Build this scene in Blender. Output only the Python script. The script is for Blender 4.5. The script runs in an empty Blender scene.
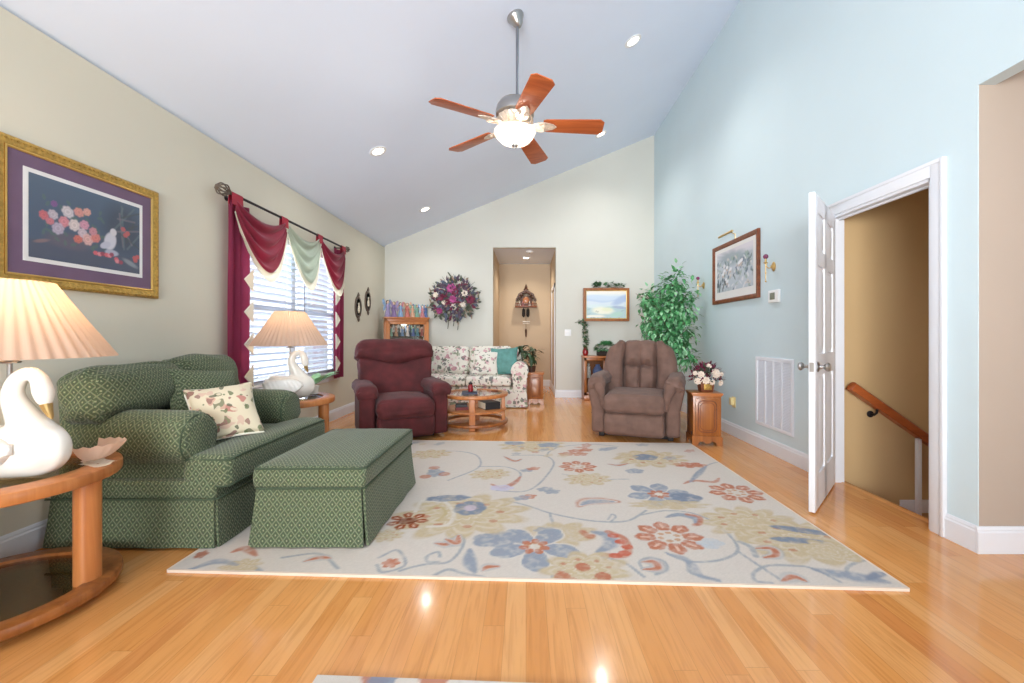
import bpy, bmesh, math, random
import numpy as np
from mathutils import Vector, Matrix, noise
C = bpy.context.scene.collection
PI = math.pi
R = math.radians
rnd = random.Random(7)

# ------------------------------------------------------------------ camera
cam_d = bpy.data.cameras.new('camera')
cam = bpy.data.objects.new('camera', cam_d)
C.objects.link(cam)
cam.location = (0, 0, 1.13)
cam.rotation_euler = (PI/2, 0, 0)
cam_d.sensor_width = 36
cam_d.lens = 427*36/1024
cam_d.shift_x = -14/1024
cam_d.shift_y = -5.5/1024
cam_d.clip_start = 0.02
bpy.context.scene.camera = cam
# ------------------------------------------------------------------ world, lights, exposure
vs = bpy.context.scene.view_settings
vs.view_transform = 'Standard'
vs.look = 'None'
vs.gamma = 1
vs.use_curve_mapping = False
vs.exposure = -0.22
cy = bpy.context.scene.cycles
cy.max_bounces = 14
cy.diffuse_bounces = 8
cy.glossy_bounces = 5
cy.transmission_bounces = 8
cy.transparent_max_bounces = 16
cy.sample_clamp_indirect = 6
world = bpy.data.worlds.new('world')
bpy.context.scene.world = world
world.use_nodes = True
bg = world.node_tree.nodes['Background']
bg.inputs[0].default_value = (0.90, 0.95, 1.0, 1)
bg.inputs[1].default_value = 1.0


def area_light(name, loc, target, sx, sy, energy, color, spread=180):
    d = bpy.data.lights.new(name, 'AREA')
    d.shape = 'RECTANGLE'
    d.size, d.size_y, d.energy, d.color = sx, sy, energy, color
    d.spread = R(spread)
    o = bpy.data.objects.new(name, d)
    C.objects.link(o)
    o.location = loc
    o.rotation_euler = (Vector(target)-Vector(loc)).to_track_quat('-Z', 'Y').to_euler()
    return o


# daylight at the left window; added fill from behind the camera and the side room
area_light('rear_fill', (-0.9, -3.3, 1.7), (-0.2, 1.2, 5.2), 3.4, 3.0, 365, (0.94, 0.975, 1.0), 135)  # added fill behind the camera, aimed up to brighten the ceiling
area_light('rear_low_fill', (-0.6, -3.2, 1.75), (0.9, 7.5, 2.3), 2.8, 1.6, 80, (0.95, 0.98, 1.0), 70)  # added narrow fill that brightens the far end of the room
area_light('window_daylight', (-3.1, 4.83, 1.6), (0, 4.83, 1.6), 2.3, 1.9, 115, (0.9, 0.95, 1.0))
area_light('side_room_fill', (4.9, -0.6, 1.2), (0, 0.9, 2.4), 2.0, 2.0, 30, (0.90, 0.95, 1.0), 120)  # added fill inside the side room, which has no window


def lamp_light(name, kind, loc, energy, color, size=0.05, parent=None, **kw):
    d = bpy.data.lights.new(name, kind)
    d.energy, d.color, d.shadow_soft_size = energy, color, size
    for k, v in kw.items():
        setattr(d, k, v)
    o = bpy.data.objects.new(name, d)
    C.objects.link(o)
    o.location = loc
    o.parent = parent
    return o


# ------------------------------------------------------------------ helpers
def S(r, g, b):
    f = lambda c: (c/255/12.92) if c/255 <= 0.04045 else ((c/255+0.055)/1.055)**2.4
    return (f(r), f(g), f(b))


def thing(name, label, cat, loc=(0, 0, 0), rz=0, group=None):
    o = bpy.data.objects.new(name, None)
    C.objects.link(o)
    o.empty_display_size = 0.1
    o.location = loc
    o.rotation_euler = (0, 0, rz)
    o['label'] = label
    o['category'] = cat
    if group:
        o['group'] = group
    return o


def tag(o, label, cat, group=None):
    o['label'] = label
    o['category'] = cat
    if group:
        o['group'] = group
    return o


def boxuv(bm):
    uv = bm.loops.layers.uv.verify()
    for f in bm.faces:
        n = f.normal
        a = max(range(3), key=lambda i: abs(n[i]))
        i, j = ((1, 2), (0, 2), (0, 1))[a]
        for l in f.loops:
            l[uv].uv = (l.vert.co[i], l.vert.co[j])


def obj(name, bm, m, parent=None, smooth=35, normals=True):
    if normals:
        bmesh.ops.recalc_face_normals(bm, faces=bm.faces)
    bm.normal_update()
    boxuv(bm)
    me = bpy.data.meshes.new(name)
    bm.to_mesh(me)
    bm.free()
    for mm in (m if isinstance(m, (list, tuple)) else [m]):
        me.materials.append(mm)
    o = bpy.data.objects.new(name, me)
    C.objects.link(o)
    if parent:
        o.parent = parent
    if smooth:
        me.polygons.foreach_set('use_smooth', [True]*len(me.polygons))
        me.set_sharp_from_angle(angle=R(smooth))
    return o


def struct(name, bm, m, smooth=30):
    o = obj(name, bm, m, None, smooth)
    o['kind'] = 'structure'
    return o


def B():
    return bmesh.new()


def xf(loc=(0, 0, 0), rot=(0, 0, 0)):
    from mathutils import Euler
    return Matrix.Translation(loc) @ Euler(rot).to_matrix().to_4x4()


I4 = Matrix.Identity(4)


def box(bm, x0, x1, y0, y1, z0, z1, bev=0, M=I4, seg=2):
    vs_ = bmesh.ops.create_cube(bm, size=1)['verts']
    for v in vs_:
        v.co = Vector(((x0+x1)/2+v.co.x*(x1-x0), (y0+y1)/2+v.co.y*(y1-y0), (z0+z1)/2+v.co.z*(z1-z0)))
    if bev:
        es = list({e for v in vs_ for e in v.link_edges})
        r = bmesh.ops.bevel(bm, geom=es, offset=bev, segments=seg, affect='EDGES', profile=0.5)
        vs_ = list({v for f in r['faces'] for v in f.verts} | {v for v in vs_ if v.is_valid})
    if M is not I4:
        for v in vs_:
            v.co = M @ v.co
    return vs_


def rbox(bm, c, h, r, n=6, rot=(0, 0, 0), f=None, M=I4):
    """rounded box, half sizes h, corner radius r, optional deform f(p, u)"""
    r = min(r, min(h)*0.999)
    ax = []
    for a in range(3):
        k = 4
        lo = [-h[a]+r*i/k for i in range(k+1)]
        mid = [(-h[a]+r)+(2*h[a]-2*r)*i/n for i in range(1, n)] if 2*h[a]-2*r > 1e-5 else []
        hi = [h[a]-r+r*i/k for i in range(0 if mid or 2*h[a]-2*r > 1e-5 else 1, k+1)]
        ax.append(lo+mid+hi)
    L = [len(a)-1 for a in ax]
    T = M @ xf(c, rot)
    vd = {}

    def V(i, j, k):
        key = (i, j, k)
        if key not in vd:
            p = Vector((ax[0][i], ax[1][j], ax[2][k]))
            u = Vector((p.x/h[0], p.y/h[1], p.z/h[2]))
            q = Vector([max(-(h[a]-r), min(h[a]-r, p[a])) for a in range(3)])
            d = p-q
            if d.length > 1e-9:
                p = q+d.normalized()*r
            if f:
                p = f(p, u)
            vd[key] = bm.verts.new(T @ p)
        return vd[key]
    for a in range(3):
        b, c_ = [(1, 2), (2, 0), (0, 1)][a]
        for s in (0, L[a]):
            for i in range(L[b]):
                for j in range(L[c_]):
                    q = []
                    for di, dj in ((0, 0), (1, 0), (1, 1), (0, 1)):
                        idx = [0, 0, 0]
                        idx[a], idx[b], idx[c_] = s, i+di, j+dj
                        q.append(V(*idx))
                    bm.faces.new(q if s else q[::-1])
    return list(vd.values())


def puff(amount, axis=2, both=True):
    def f(p, u):
        o = [i for i in range(3) if i != axis]
        w = (1-u[o[0]]**2)*(1-u[o[1]]**2)
        p = p.copy()
        if both or u[axis] > 0:
            p[axis] += amount*w*(1 if u[axis] > 0 else -1)*abs(u[axis])
        return p
    return f


def tube(bm, pts, rad, seg=10, caps=True, M=I4, flat=1.0):
    pts = [Vector(p) for p in pts]
    n = len(pts)
    if not hasattr(rad, '__len__'):
        rad = [rad]*n
    rings = []
    t0 = (pts[1]-pts[0]).normalized()
    up = Vector((0, 0, 1)) if abs(t0.z) < 0.9 else Vector((1, 0, 0))
    nrm = (up-t0*up.dot(t0)).normalized()
    for i in range(n):
        t = (pts[min(i+1, n-1)]-pts[max(i-1, 0)]).normalized()
        nrm = (nrm-t*nrm.dot(t))
        nrm = nrm.normalized() if nrm.length > 1e-6 else t.orthogonal().normalized()
        b = t.cross(nrm)
        rings.append([bm.verts.new(M @ (pts[i]+(nrm*math.cos(2*PI*k/seg)+b*math.sin(2*PI*k/seg)*flat)*rad[i])) for k in range(seg)])
    for i in range(n-1):
        for k in range(seg):
            bm.faces.new((rings[i][k], rings[i][(k+1) % seg], rings[i+1][(k+1) % seg], rings[i+1][k]))
    if caps:
        bm.faces.new(rings[0][::-1])
        bm.faces.new(rings[-1])


def loop_tube(bm, pts, rad, seg=8, M=I4):
    pts = [Vector(p) for p in pts]
    n = len(pts)
    rings = []
    for i in range(n):
        t = (pts[(i+1) % n]-pts[i-1]).normalized()
        up = Vector((0, 0, 1)) if abs(t.z) < 0.85 else Vector((1, 0, 0))
        nr = (up-t*up.dot(t)).normalized()
        b = t.cross(nr)
        rings.append([bm.verts.new(M @ (pts[i]+(nr*math.cos(2*PI*k/seg)+b*math.sin(2*PI*k/seg))*rad)) for k in range(seg)])
    for i in range(n):
        for k in range(seg):
            a, c = rings[i], rings[(i+1) % n]
            bm.faces.new((a[k], a[(k+1) % seg], c[(k+1) % seg], c[k]))


def spline(pts, n=6):
    """Catmull-Rom through pts (tuples of any size)"""
    P = [np.array(p, float) for p in pts]
    P = [2*P[0]-P[1]]+P+[2*P[-1]-P[-2]]
    out = []
    for i in range(1, len(P)-2):
        for k in range(n):
            t = k/n
            a, b, c, d = P[i-1], P[i], P[i+1], P[i+2]
            out.append(0.5*((2*b)+(-a+c)*t+(2*a-5*b+4*c-d)*t*t+(-a+3*b-3*c+d)*t**3))
    out.append(P[-2])
    return out


def lathe(bm, prof, seg=24, M=I4, mod=None, cap=True):
    rings = []
    for j, (r, z) in enumerate(prof):
        ring = []
        for k in range(seg):
            a = 2*PI*k/seg
            rr = r*(mod(a, j) if mod else 1)
            ring.append(bm.verts.new(M @ Vector((rr*math.cos(a), rr*math.sin(a), z))))
        rings.append(ring)
    for i in range(len(rings)-1):
        for k in range(seg):
            bm.faces.new((rings[i][k], rings[i][(k+1) % seg], rings[i+1][(k+1) % seg], rings[i+1][k]))
    if cap:
        bm.faces.new(rings[0][::-1])
        bm.faces.new(rings[-1])


def prism(bm, poly, t0, t1, fn, bev=0):
    """extrude a 2-D polygon: fn(a, b, t) -> 3-D point"""
    n = len(poly)
    v0 = [bm.verts.new(fn(a, b, t0)) for a, b in poly]
    v1 = [bm.verts.new(fn(a, b, t1)) for a, b in poly]
    f0 = bm.faces.new(v0)
    f1 = bm.faces.new(v1[::-1])
    for i in range(n):
        bm.faces.new((v0[i], v1[i], v1[(i+1) % n], v0[(i+1) % n]))
    if bev:
        es = list(f0.edges)+list(f1.edges)
        bmesh.ops.bevel(bm, geom=es, offset=bev, segments=3, affect='EDGES', profile=0.5)


def ball(bm, c, r, u=12, v=8, s=(1, 1, 1), M=I4):
    T = M @ Matrix.Translation(c) @ Matrix.Diagonal((r*s[0], r*s[1], r*s[2], 1))
    bmesh.ops.create_uvsphere(bm, u_segments=u, v_segments=v, radius=1, matrix=T)


def leaf(bm, p, d, ln, w, up=Vector((0, 0, 1)), fold=0.25, droop=0.2):
    """folded pointed leaf from p along d"""
    d = d.normalized()
    s = d.cross(up)
    s = s.normalized() if s.length > 1e-4 else d.orthogonal().normalized()
    n = s.cross(d)
    a = bm.verts.new(p)
    m1 = bm.verts.new(p+d*ln*0.4+n*(-fold*w*0.4))
    m2 = bm.verts.new(p+d*ln*0.75-n*(droop*ln*0.4+fold*w*0.3))
    t = bm.verts.new(p+d*ln-n*droop*ln)
    l1 = bm.verts.new(p+d*ln*0.35+s*w*0.5)
    l2 = bm.verts.new(p+d*ln*0.7+s*w*0.36-n*droop*ln*0.35)
    r1 = bm.verts.new(p+d*ln*0.35-s*w*0.5)
    r2 = bm.verts.new(p+d*ln*0.7-s*w*0.36-n*droop*ln*0.35)
    fs = [bm.faces.new(q) for q in ((a, m1, l1), (l1, m1, m2, l2), (l2, m2, t), (a, r1, m1), (r1, r2, m2, m1), (r2, t, m2))]
    return fs


# ------------------------------------------------------------------ materials
class NT:
    def __init__(self, name):
        self.m = bpy.data.materials.new(name)
        self.m.use_nodes = True
        self.t = self.m.node_tree
        self.b = self.t.nodes['Principled BSDF']
        self.out = self.t.nodes['Material Output']

    def n(self, typ, props=None, **inp):
        nd = self.t.nodes.new(typ)
        for k, v in (props or {}).items():
            setattr(nd, k, v)
        for k, v in inp.items():
            self.set(nd, k, v)
        return nd

    def set(self, nd, k, v):
        key = k
        if isinstance(k, str) and k.startswith('i') and k[1:].isdigit():
            key = int(k[1:])
        elif isinstance(k, str):
            key = k.replace('_', ' ')
        s = nd.inputs[key]
        if isinstance(v, bpy.types.NodeSocket):
            self.t.links.new(v, s)
        else:
            if isinstance(v, tuple) and len(v) == 3 and s.type == 'RGBA':
                v = (*v, 1)
            s.default_value = v

    def math(self, op, a, b=0.0, c=None):
        nd = self.t.nodes.new('ShaderNodeMath')
        nd.operation = op
        self.set(nd, 'i0', a)
        self.set(nd, 'i1', b)
        if c is not None:
            self.set(nd, 'i2', c)
        return nd.outputs[0]

    def mix(self, fac, a, b, blend='MIX'):
        nd = self.t.nodes.new('ShaderNodeMix')
        nd.data_type = 'RGBA'
        nd.blend_type = blend
        for i, v in ((0, fac), (6, a), (7, b)):
            s = nd.inputs[i]
            if isinstance(v, bpy.types.NodeSocket):
                self.t.links.new(v, s)
            else:
                s.default_value = (*v, 1) if isinstance(v, tuple) and len(v) == 3 else v
        return nd.outputs[2]

    def ramp(self, fac, stops, interp='LINEAR'):
        nd = self.t.nodes.new('ShaderNodeValToRGB')
        cr = nd.color_ramp
        cr.interpolation = interp
        while len(cr.elements) < len(stops):
            cr.elements.new(0.5)
        for e, (p, c) in zip(cr.elements, stops):
            e.position = p
            e.color = (*c, 1)
        self.set(nd, 'i0', fac)
        return nd.outputs[0]

    def coord(self, which='Object'):
        return self.n('ShaderNodeTexCoord').outputs[which]

    def bump(self, h, strength=0.2, dist=0.01):
        nd = self.n('ShaderNodeBump', None, Strength=strength, Distance=dist, Height=h)
        self.t.links.new(nd.outputs[0], self.b.inputs['Normal'])


def mat(name, col, rough=0.6, metal=0.0, var=0.08, scale=6.0, bump=0.0, bscale=60.0, coat=0.0, sheen=0.0, spec=None):
    k = NT(name)
    nz = k.n('ShaderNodeTexNoise', None, Vector=k.coord(), Scale=scale, Detail=4.0)
    lo = tuple(max(0, c*(1-var)) for c in col)
    hi = tuple(min(1, c*(1+var)) for c in col)
    k.set(k.b, 'Base Color', k.ramp(nz.outputs[0], [(0.3, lo), (0.7, hi)]))
    k.set(k.b, 'Roughness', rough)
    k.set(k.b, 'Metallic', metal)
    if coat:
        k.set(k.b, 'Coat Weight', coat)
        k.set(k.b, 'Coat Roughness', 0.1)
    if sheen:
        k.set(k.b, 'Sheen Weight', sheen)
        k.set(k.b, 'Sheen Roughness', 0.4)
    if spec is not None:
        k.set(k.b, 'Specular IOR Level', spec)
    if bump:
        n2 = k.n('ShaderNodeTexNoise', None, Vector=k.coord(), Scale=bscale, Detail=3.0)
        k.bump(n2.outputs[0], bump, 0.004)
    return k.m


def wood(name, c1, c2, rough=0.35, axis='z', scale=1.0, coat=0.15):
    k = NT(name)
    sc = {'x': (0.6, 9, 9), 'y': (9, 0.6, 9), 'z': (9, 9, 0.6)}[axis]
    mp = k.n('ShaderNodeMapping', None, Vector=k.coord(), Scale=tuple(s*scale for s in sc))
    nz = k.n('ShaderNodeTexNoise', None, Vector=mp.outputs[0], Scale=2.2, Detail=6.0, Distortion=0.8)
    k.set(k.b, 'Base Color', k.ramp(nz.outputs[0], [(0.25, c2), (0.75, c1)]))
    k.set(k.b, 'Roughness', rough)
    k.set(k.b, 'Coat Weight', coat)
    k.set(k.b, 'Coat Roughness', 0.15)
    return k.m


def vcol_mat(name, rough=0.8, bump=0.0, bscale=300.0, coat=0.0):
    k = NT(name)
    a = k.n('ShaderNodeVertexColor', {'layer_name': 'pattern'})
    k.set(k.b, 'Base Color', a.outputs[0])
    k.set(k.b, 'Roughness', rough)
    k.set(k.b, 'Coat Weight', coat)
    k.set(k.b, 'Specular IOR Level', 0.2 if rough > 0.7 else 0.5)
    if bump:
        n2 = k.n('ShaderNodeTexNoise', None, Vector=k.coord(), Scale=bscale, Detail=2.0)
        k.bump(n2.outputs[0], bump, 0.004)
    return k.m


def lattice(name, base, line, dot, size=0.045):
    k = NT(name)
    uv = k.n('ShaderNodeSeparateXYZ', None, Vector=k.coord('UV'))
    u = k.math('DIVIDE', uv.outputs[0], size)
    v = k.math('DIVIDE', uv.outputs[1], size*1.25)
    a = k.math('ADD', u, v)
    b = k.math('SUBTRACT', u, v)
    la = k.math('ABSOLUTE', k.math('SUBTRACT', k.math('FRACT', a), 0.5))
    lb = k.math('ABSOLUTE', k.math('SUBTRACT', k.math('FRACT', b), 0.5))
    ln = k.math('GREATER_THAN', k.math('MAXIMUM', la, lb), 0.415)
    dt = k.math('LESS_THAN', k.math('ADD', la, lb), 0.17)
    nz = k.n('ShaderNodeTexNoise', None, Vector=k.coord(), Scale=180.0, Detail=2.0)
    c0 = k.mix(k.math('MULTIPLY', ln, 0.8), base, line)
    c1 = k.mix(k.math('MULTIPLY', dt, 0.9), c0, dot)
    c2 = k.mix(0.35, c1, nz.outputs[1], 'OVERLAY')
    k.set(k.b, 'Base Color', c2)
    k.set(k.b, 'Roughness', 0.85)
    k.set(k.b, 'Specular IOR Level', 0.2)
    k.set(k.b, 'Sheen Weight', 0.15)
    k.bump(nz.outputs[0], 0.3, 0.003)
    return k.m


def floral(name, base, cols, scale=13.0, thr=0.33):
    k = NT(name)
    co = k.coord()
    nz = k.n('ShaderNodeTexNoise', None, Vector=co, Scale=9.0, Detail=2.0)
    wv = k.n('ShaderNodeVectorMath', {'operation': 'MULTIPLY_ADD'})
    k.set(wv, 'i0', nz.outputs[1]); wv.inputs[1].default_value = (0.12, 0.12, 0.12); k.set(wv, 'i2', co)
    cur = base
    for i, (sc, th) in enumerate(((scale, thr), (scale*1.7, thr*0.95))):
        vo = k.n('ShaderNodeTexVoronoi', None, Vector=wv.outputs[0], Scale=sc)
        msk = k.math('LESS_THAN', vo.outputs[0], th)
        sx = k.n('ShaderNodeSeparateColor', None, Color=vo.outputs[1])
        st = [(j/len(cols[i]), c) for j, c in enumerate(cols[i])]
        col = k.ramp(sx.outputs[0], st, 'CONSTANT')
        cur = k.mix(k.math('MULTIPLY', msk, 0.85), cur, col)
    k.set(k.b, 'Base Color', cur)
    k.set(k.b, 'Roughness', 0.85)
    k.set(k.b, 'Specular IOR Level', 0.2)
    return k.m


def emis(name, col, strength):
    k = NT(name)
    k.set(k.b, 'Base Color', col)
    k.set(k.b, 'Emission Color', col)
    k.set(k.b, 'Emission Strength', strength)
    return k.m


def thin_glass(name, tint=(1, 1, 1), refl=0.08, rough=0.02):
    k = NT(name)
    tr = k.n('ShaderNodeBsdfTransparent', None, Color=tint)
    gl = k.n('ShaderNodeBsdfGlossy', None, Color=(1, 1, 1), Roughness=rough)
    lw = k.n('ShaderNodeLayerWeight', None, Blend=0.25)
    fac = k.math('ADD', k.math('MULTIPLY', lw.outputs[0], 0.5), refl)
    mx = k.n('ShaderNodeMixShader')
    k.set(mx, 'i0', fac)
    k.set(mx, 'i1', tr.outputs[0])
    k.set(mx, 'i2', gl.outputs[0])
    k.t.links.new(mx.outputs[0], k.out.inputs[0])
    return k.m


def translucent(name, col, trans=0.5, rough=0.8):
    k = NT(name)
    df = k.n('ShaderNodeBsdfDiffuse', None, Color=col)
    tl = k.n('ShaderNodeBsdfTranslucent', None, Color=col)
    mx = k.n('ShaderNodeMixShader')
    k.set(mx, 'i0', trans)
    k.set(mx, 'i1', df.outputs[0])
    k.set(mx, 'i2', tl.outputs[0])
    k.t.links.new(mx.outputs[0], k.out.inputs[0])
    return k.m


def oak_floor(name):
    k = NT(name)
    s = k.n('ShaderNodeSeparateXYZ', None, Vector=k.coord())
    w, L = 0.083, 1.15
    xb = k.math('DIVIDE', s.outputs[0], w)
    ix = k.math('FLOOR', xb)
    fx = k.math('FRACT', xb)
    r1 = k.n('ShaderNodeTexWhiteNoise', {'noise_dimensions': '1D'}, W=ix).outputs[0]
    yb = k.math('ADD', k.math('DIVIDE', s.outputs[1], L), k.math('MULTIPLY', r1, 7.3))
    iy = k.math('FLOOR', yb)
    fy = k.math('FRACT', yb)
    cmb = k.n('ShaderNodeCombineXYZ', None, X=ix, Y=iy)
    r2 = k.n('ShaderNodeTexWhiteNoise', {'noise_dimensions': '2D'}, Vector=cmb.outputs[0])
    col = k.ramp(r2.outputs[0], [(0.0, S(212, 143, 76)), (0.3, S(217, 150, 84)), (0.6, S(220, 155, 90)), (0.93, S(224, 163, 100)), (1.0, S(204, 130, 68))])
    # grain
    off = k.n('ShaderNodeVectorMath', {'operation': 'ADD'})
    k.set(off, 'i0', k.coord())
    sc = k.n('ShaderNodeVectorMath', {'operation': 'SCALE'}, Scale=5.0)
    k.set(sc, 'i0', r2.outputs[1])
    k.set(off, 'i1', sc.outputs[0])
    mp = k.n('ShaderNodeMapping', None, Vector=off.outputs[0], Scale=(26.0, 1.6, 1.0))
    nz = k.n('ShaderNodeTexNoise', None, Vector=mp.outputs[0], Scale=1.6, Detail=6.0, Distortion=1.2)
    g = k.ramp(nz.outputs[0], [(0.3, (0.72, 0.62, 0.52)), (0.52, (1, 1, 1)), (0.75, (1.06, 1.05, 1.03))])
    col = k.mix(0.55, col, g, 'MULTIPLY')
    gx = k.math('LESS_THAN', k.math('MINIMUM', fx, k.math('SUBTRACT', 1.0, fx)), 0.012)
    gy = k.math('LESS_THAN', fy, 0.0022)
    gap = k.math('MAXIMUM', gx, gy)
    col = k.mix(k.math('MULTIPLY', gap, 0.3), col, S(120, 70, 30))
    k.set(k.b, 'Base Color', col)
    k.set(k.b, 'Roughness', 0.16)
    k.set(k.b, 'Specular IOR Level', 0.5)
    k.set(k.b, 'Coat Weight', 0.25)
    k.set(k.b, 'Coat Roughness', 0.07)
    k.bump(k.math('MULTIPLY', gap, -1.0), 0.15, 0.002)
    return k.m


M = {}
M['wall'] = mat('wall paint', S(212, 207, 190), 0.75, var=0.015, scale=1.5, spec=0.25)
M['wall_far'] = mat('grey wall paint', S(210, 209, 200), 0.75, var=0.015, scale=1.5, spec=0.25)
M['wall_aqua'] = mat('aqua wall paint', S(204, 220, 225), 0.75, var=0.015, scale=1.5, spec=0.25)
M['wall_tan'] = mat('tan wall paint', S(200, 182, 158), 0.75, var=0.02, scale=1.5, spec=0.25)
M['wall_taupe'] = mat('taupe wall paint', S(176, 161, 147), 0.75, var=0.02, scale=1.5, spec=0.25)
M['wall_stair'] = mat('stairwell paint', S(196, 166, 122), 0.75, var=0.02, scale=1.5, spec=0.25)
M['ceiling'] = mat('ceiling paint', S(226, 236, 252), 0.85, var=0.01, scale=1.5, spec=0.2)  # white ceiling; the cool blue cast of the daylight is put into its colour
M['trim'] = mat('white trim paint', S(224, 226, 231), 0.4, var=0.01)
M['floor'] = oak_floor('oak strip floor')
M['oak'] = wood('oak', S(204, 134, 76), S(166, 96, 46), 0.35, 'z')
M['oak_h'] = wood('oak across', S(196, 124, 68), S(156, 88, 42), 0.35, 'x')
M['oak_red'] = wood('reddish oak', S(172, 106, 52), S(124, 68, 28), 0.35, 'z')
M['cherry'] = wood('cherry', S(196, 106, 56), S(150, 66, 30), 0.35, 'x')
M['rail'] = wood('rail wood', S(176, 92, 42), S(132, 60, 24), 0.35, 'x')
M['walnut'] = wood('walnut', S(140, 78, 46), S(94, 46, 26), 0.4, 'y')
M['darkwood'] = wood('dark carved wood', S(92, 58, 40), S(50, 30, 22), 0.5, 'z')
M['green'] = lattice('green lattice upholstery', S(72, 83, 62), S(118, 126, 98), S(140, 146, 114), 0.042)
M['green_pipe'] = mat('green welt', S(60, 74, 54), 0.85, var=0.15, scale=60)
M['burgundy'] = mat('burgundy velvet', S(78, 24, 26), 0.85, var=0.34, scale=7, bump=0.4, bscale=90, sheen=0.06)
M['brown'] = mat('brown suede', S(108, 81, 70), 0.8, var=0.2, scale=10, bump=0.35, bscale=110, sheen=0.06)
M['dark'] = mat('dark mechanism', S(30, 27, 26), 0.6)
M['floral'] = floral('floral chintz', S(222, 217, 206),
                     [[S(200, 150, 158), S(120, 132, 104), S(214, 190, 186), S(190, 132, 142), S(98, 98, 96), S(222, 217, 206)],
                      [S(110, 122, 96), S(222, 217, 206), S(170, 130, 136), S(222, 217, 206), S(150, 160, 140), S(96, 100, 90)]], 12, 0.42)
M['floral_pillow'] = floral('floral pillow cloth', S(222, 208, 180),
                            [[S(190, 120, 110), S(120, 120, 90), S(214, 180, 160), S(205, 160, 140), S(140, 90, 80), S(222, 208, 180)],
                             [S(110, 120, 85), S(222, 208, 180), S(150, 110, 100), S(222, 208, 180), S(130, 130, 96), S(96, 100, 80)]], 14, 0.45)
M['teal'] = mat('teal satin', S(86, 138, 132), 0.6, var=0.2, scale=14)
M['shade'] = translucent('pleated shade cloth', S(204, 178, 160), 0.42)
M['ceramic'] = mat('white glazed ceramic', S(240, 238, 230), 0.18, var=0.02, coat=0.3)
M['brass'] = mat('brass', S(220, 186, 124), 0.3, 0.9, var=0.05)
M['gold'] = mat('antique gold leaf', S(196, 158, 84), 0.38, 0.75, var=0.25, scale=60, bump=0.8, bscale=70)
M['gold_in'] = mat('gold fillet', S(214, 176, 100), 0.3, 0.8, var=0.1)
M['nickel'] = mat('brushed nickel', S(176, 174, 172), 0.3, 1.0, var=0.06)
M['steel'] = mat('satin steel', S(150, 154, 160), 0.3, 1.0, var=0.06)
M['bronze'] = mat('oil rubbed bronze', S(112, 98, 86), 0.45, 0.4, var=0.25, scale=40)
M['iron'] = mat('blackened iron', S(48, 44, 46), 0.45, 0.6)
M['smoked'] = thin_glass('smoked glass', S(206, 192, 156), 0.10)
M['glass'] = thin_glass('clear glass', (0.97, 0.98, 0.98), 0.05)
M['pane'] = thin_glass('window glass', (0.97, 0.98, 1.0), 0.02)
M['mat_purple'] = mat('purple mat board', S(106, 82, 108), 0.5, var=0.08, coat=0.15)
M['mat_white'] = mat('white mat board', S(226, 224, 222), 0.6, var=0.02)
M['print'] = vcol_mat('printed sheet', 0.5, coat=0.15)
M['rug'] = vcol_mat('woven rug pile', 0.95, 0.5, 420)
M['rug_edge'] = mat('rug binding', S(222, 204, 186), 0.9)
M['red_cloth'] = mat('burgundy satin', S(152, 44, 70), 0.45, var=0.14, scale=5, sheen=0.2)
M['red_sheer'] = translucent('burgundy curtain cloth', S(166, 76, 104), 0.35)
M['red_tab'] = mat('red tab cloth', S(158, 30, 54), 0.6)
M['sage'] = mat('sage satin', S(190, 196, 180), 0.5, var=0.06, scale=5)
M['cream'] = mat('cream fringe', S(236, 230, 214), 0.8, var=0.05, bump=0.6, bscale=140)
M['blind'] = translucent('white blind slat', S(216, 223, 234), 0.06)
M['plastic_w'] = mat('white plastic', S(236, 236, 236), 0.4, var=0.01)
M['plastic_c'] = mat('cream plastic', S(228, 208, 150), 0.45, var=0.02)
M['grille'] = mat('white enamel', S(226, 229, 236), 0.45, var=0.01)
M['lcd'] = mat('grey display', S(134, 134, 118), 0.3)
M['leaf'] = mat('ficus leaf', S(80, 146, 92), 0.45, var=0.4, scale=18)
M['leaf_l'] = mat('light leaf', S(146, 198, 152), 0.5, var=0.2, scale=18)
M['leaf_d'] = mat('dark leaf', S(54, 74, 44), 0.5, var=0.4, scale=14)
M['ivy'] = mat('ivy leaf', S(72, 112, 74), 0.5, var=0.5, scale=20)
M['bark'] = mat('bark', S(110, 84, 62), 0.8, var=0.3, scale=30)
M['basket'] = mat('dark basket', S(52, 42, 36), 0.8, var=0.3, scale=40, bump=0.6)
M['soil'] = mat('soil', S(48, 36, 28), 0.95)
M['w_leaf'] = mat('dusty purple foliage', S(84, 66, 84), 0.7, var=0.5, scale=16)
M['w_leaf2'] = mat('dried green foliage', S(76, 84, 68), 0.7, var=0.5, scale=16)
M['w_blue'] = mat('slate blue foliage', S(88, 94, 112), 0.7, var=0.3, scale=16)
M['w_blush'] = mat('blush petals', S(222, 206, 190), 0.7, var=0.1, scale=30)
M['w_tan'] = mat('dried tan foliage', S(150, 130, 110), 0.7, var=0.3, scale=16)
M['w_wine'] = mat('wine petals', S(112, 34, 62), 0.7, var=0.3, scale=16)
M['w_pink'] = mat('magenta petals', S(164, 70, 126), 0.7, var=0.3, scale=16)
M['w_cream'] = mat('cream petals', S(226, 214, 200), 0.7, var=0.1, scale=16)
M['purple_glass'] = mat('plum glass', S(122, 44, 88), 0.15, coat=0.5)
M['red_glass'] = mat('red glass', S(140, 26, 30), 0.12, coat=0.5)
M['navy'] = mat('navy cover', S(36, 44, 66), 0.5)
M['black_cover'] = mat('black cover', S(34, 34, 38), 0.5)
M['maroon_cover'] = mat('maroon cover', S(112, 36, 36), 0.5)
M['paper'] = mat('paper edges', S(226, 216, 192), 0.8, var=0.06, scale=80)
M['shell'] = translucent('pink shell glass', S(236, 216, 202), 0.35)
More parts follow.
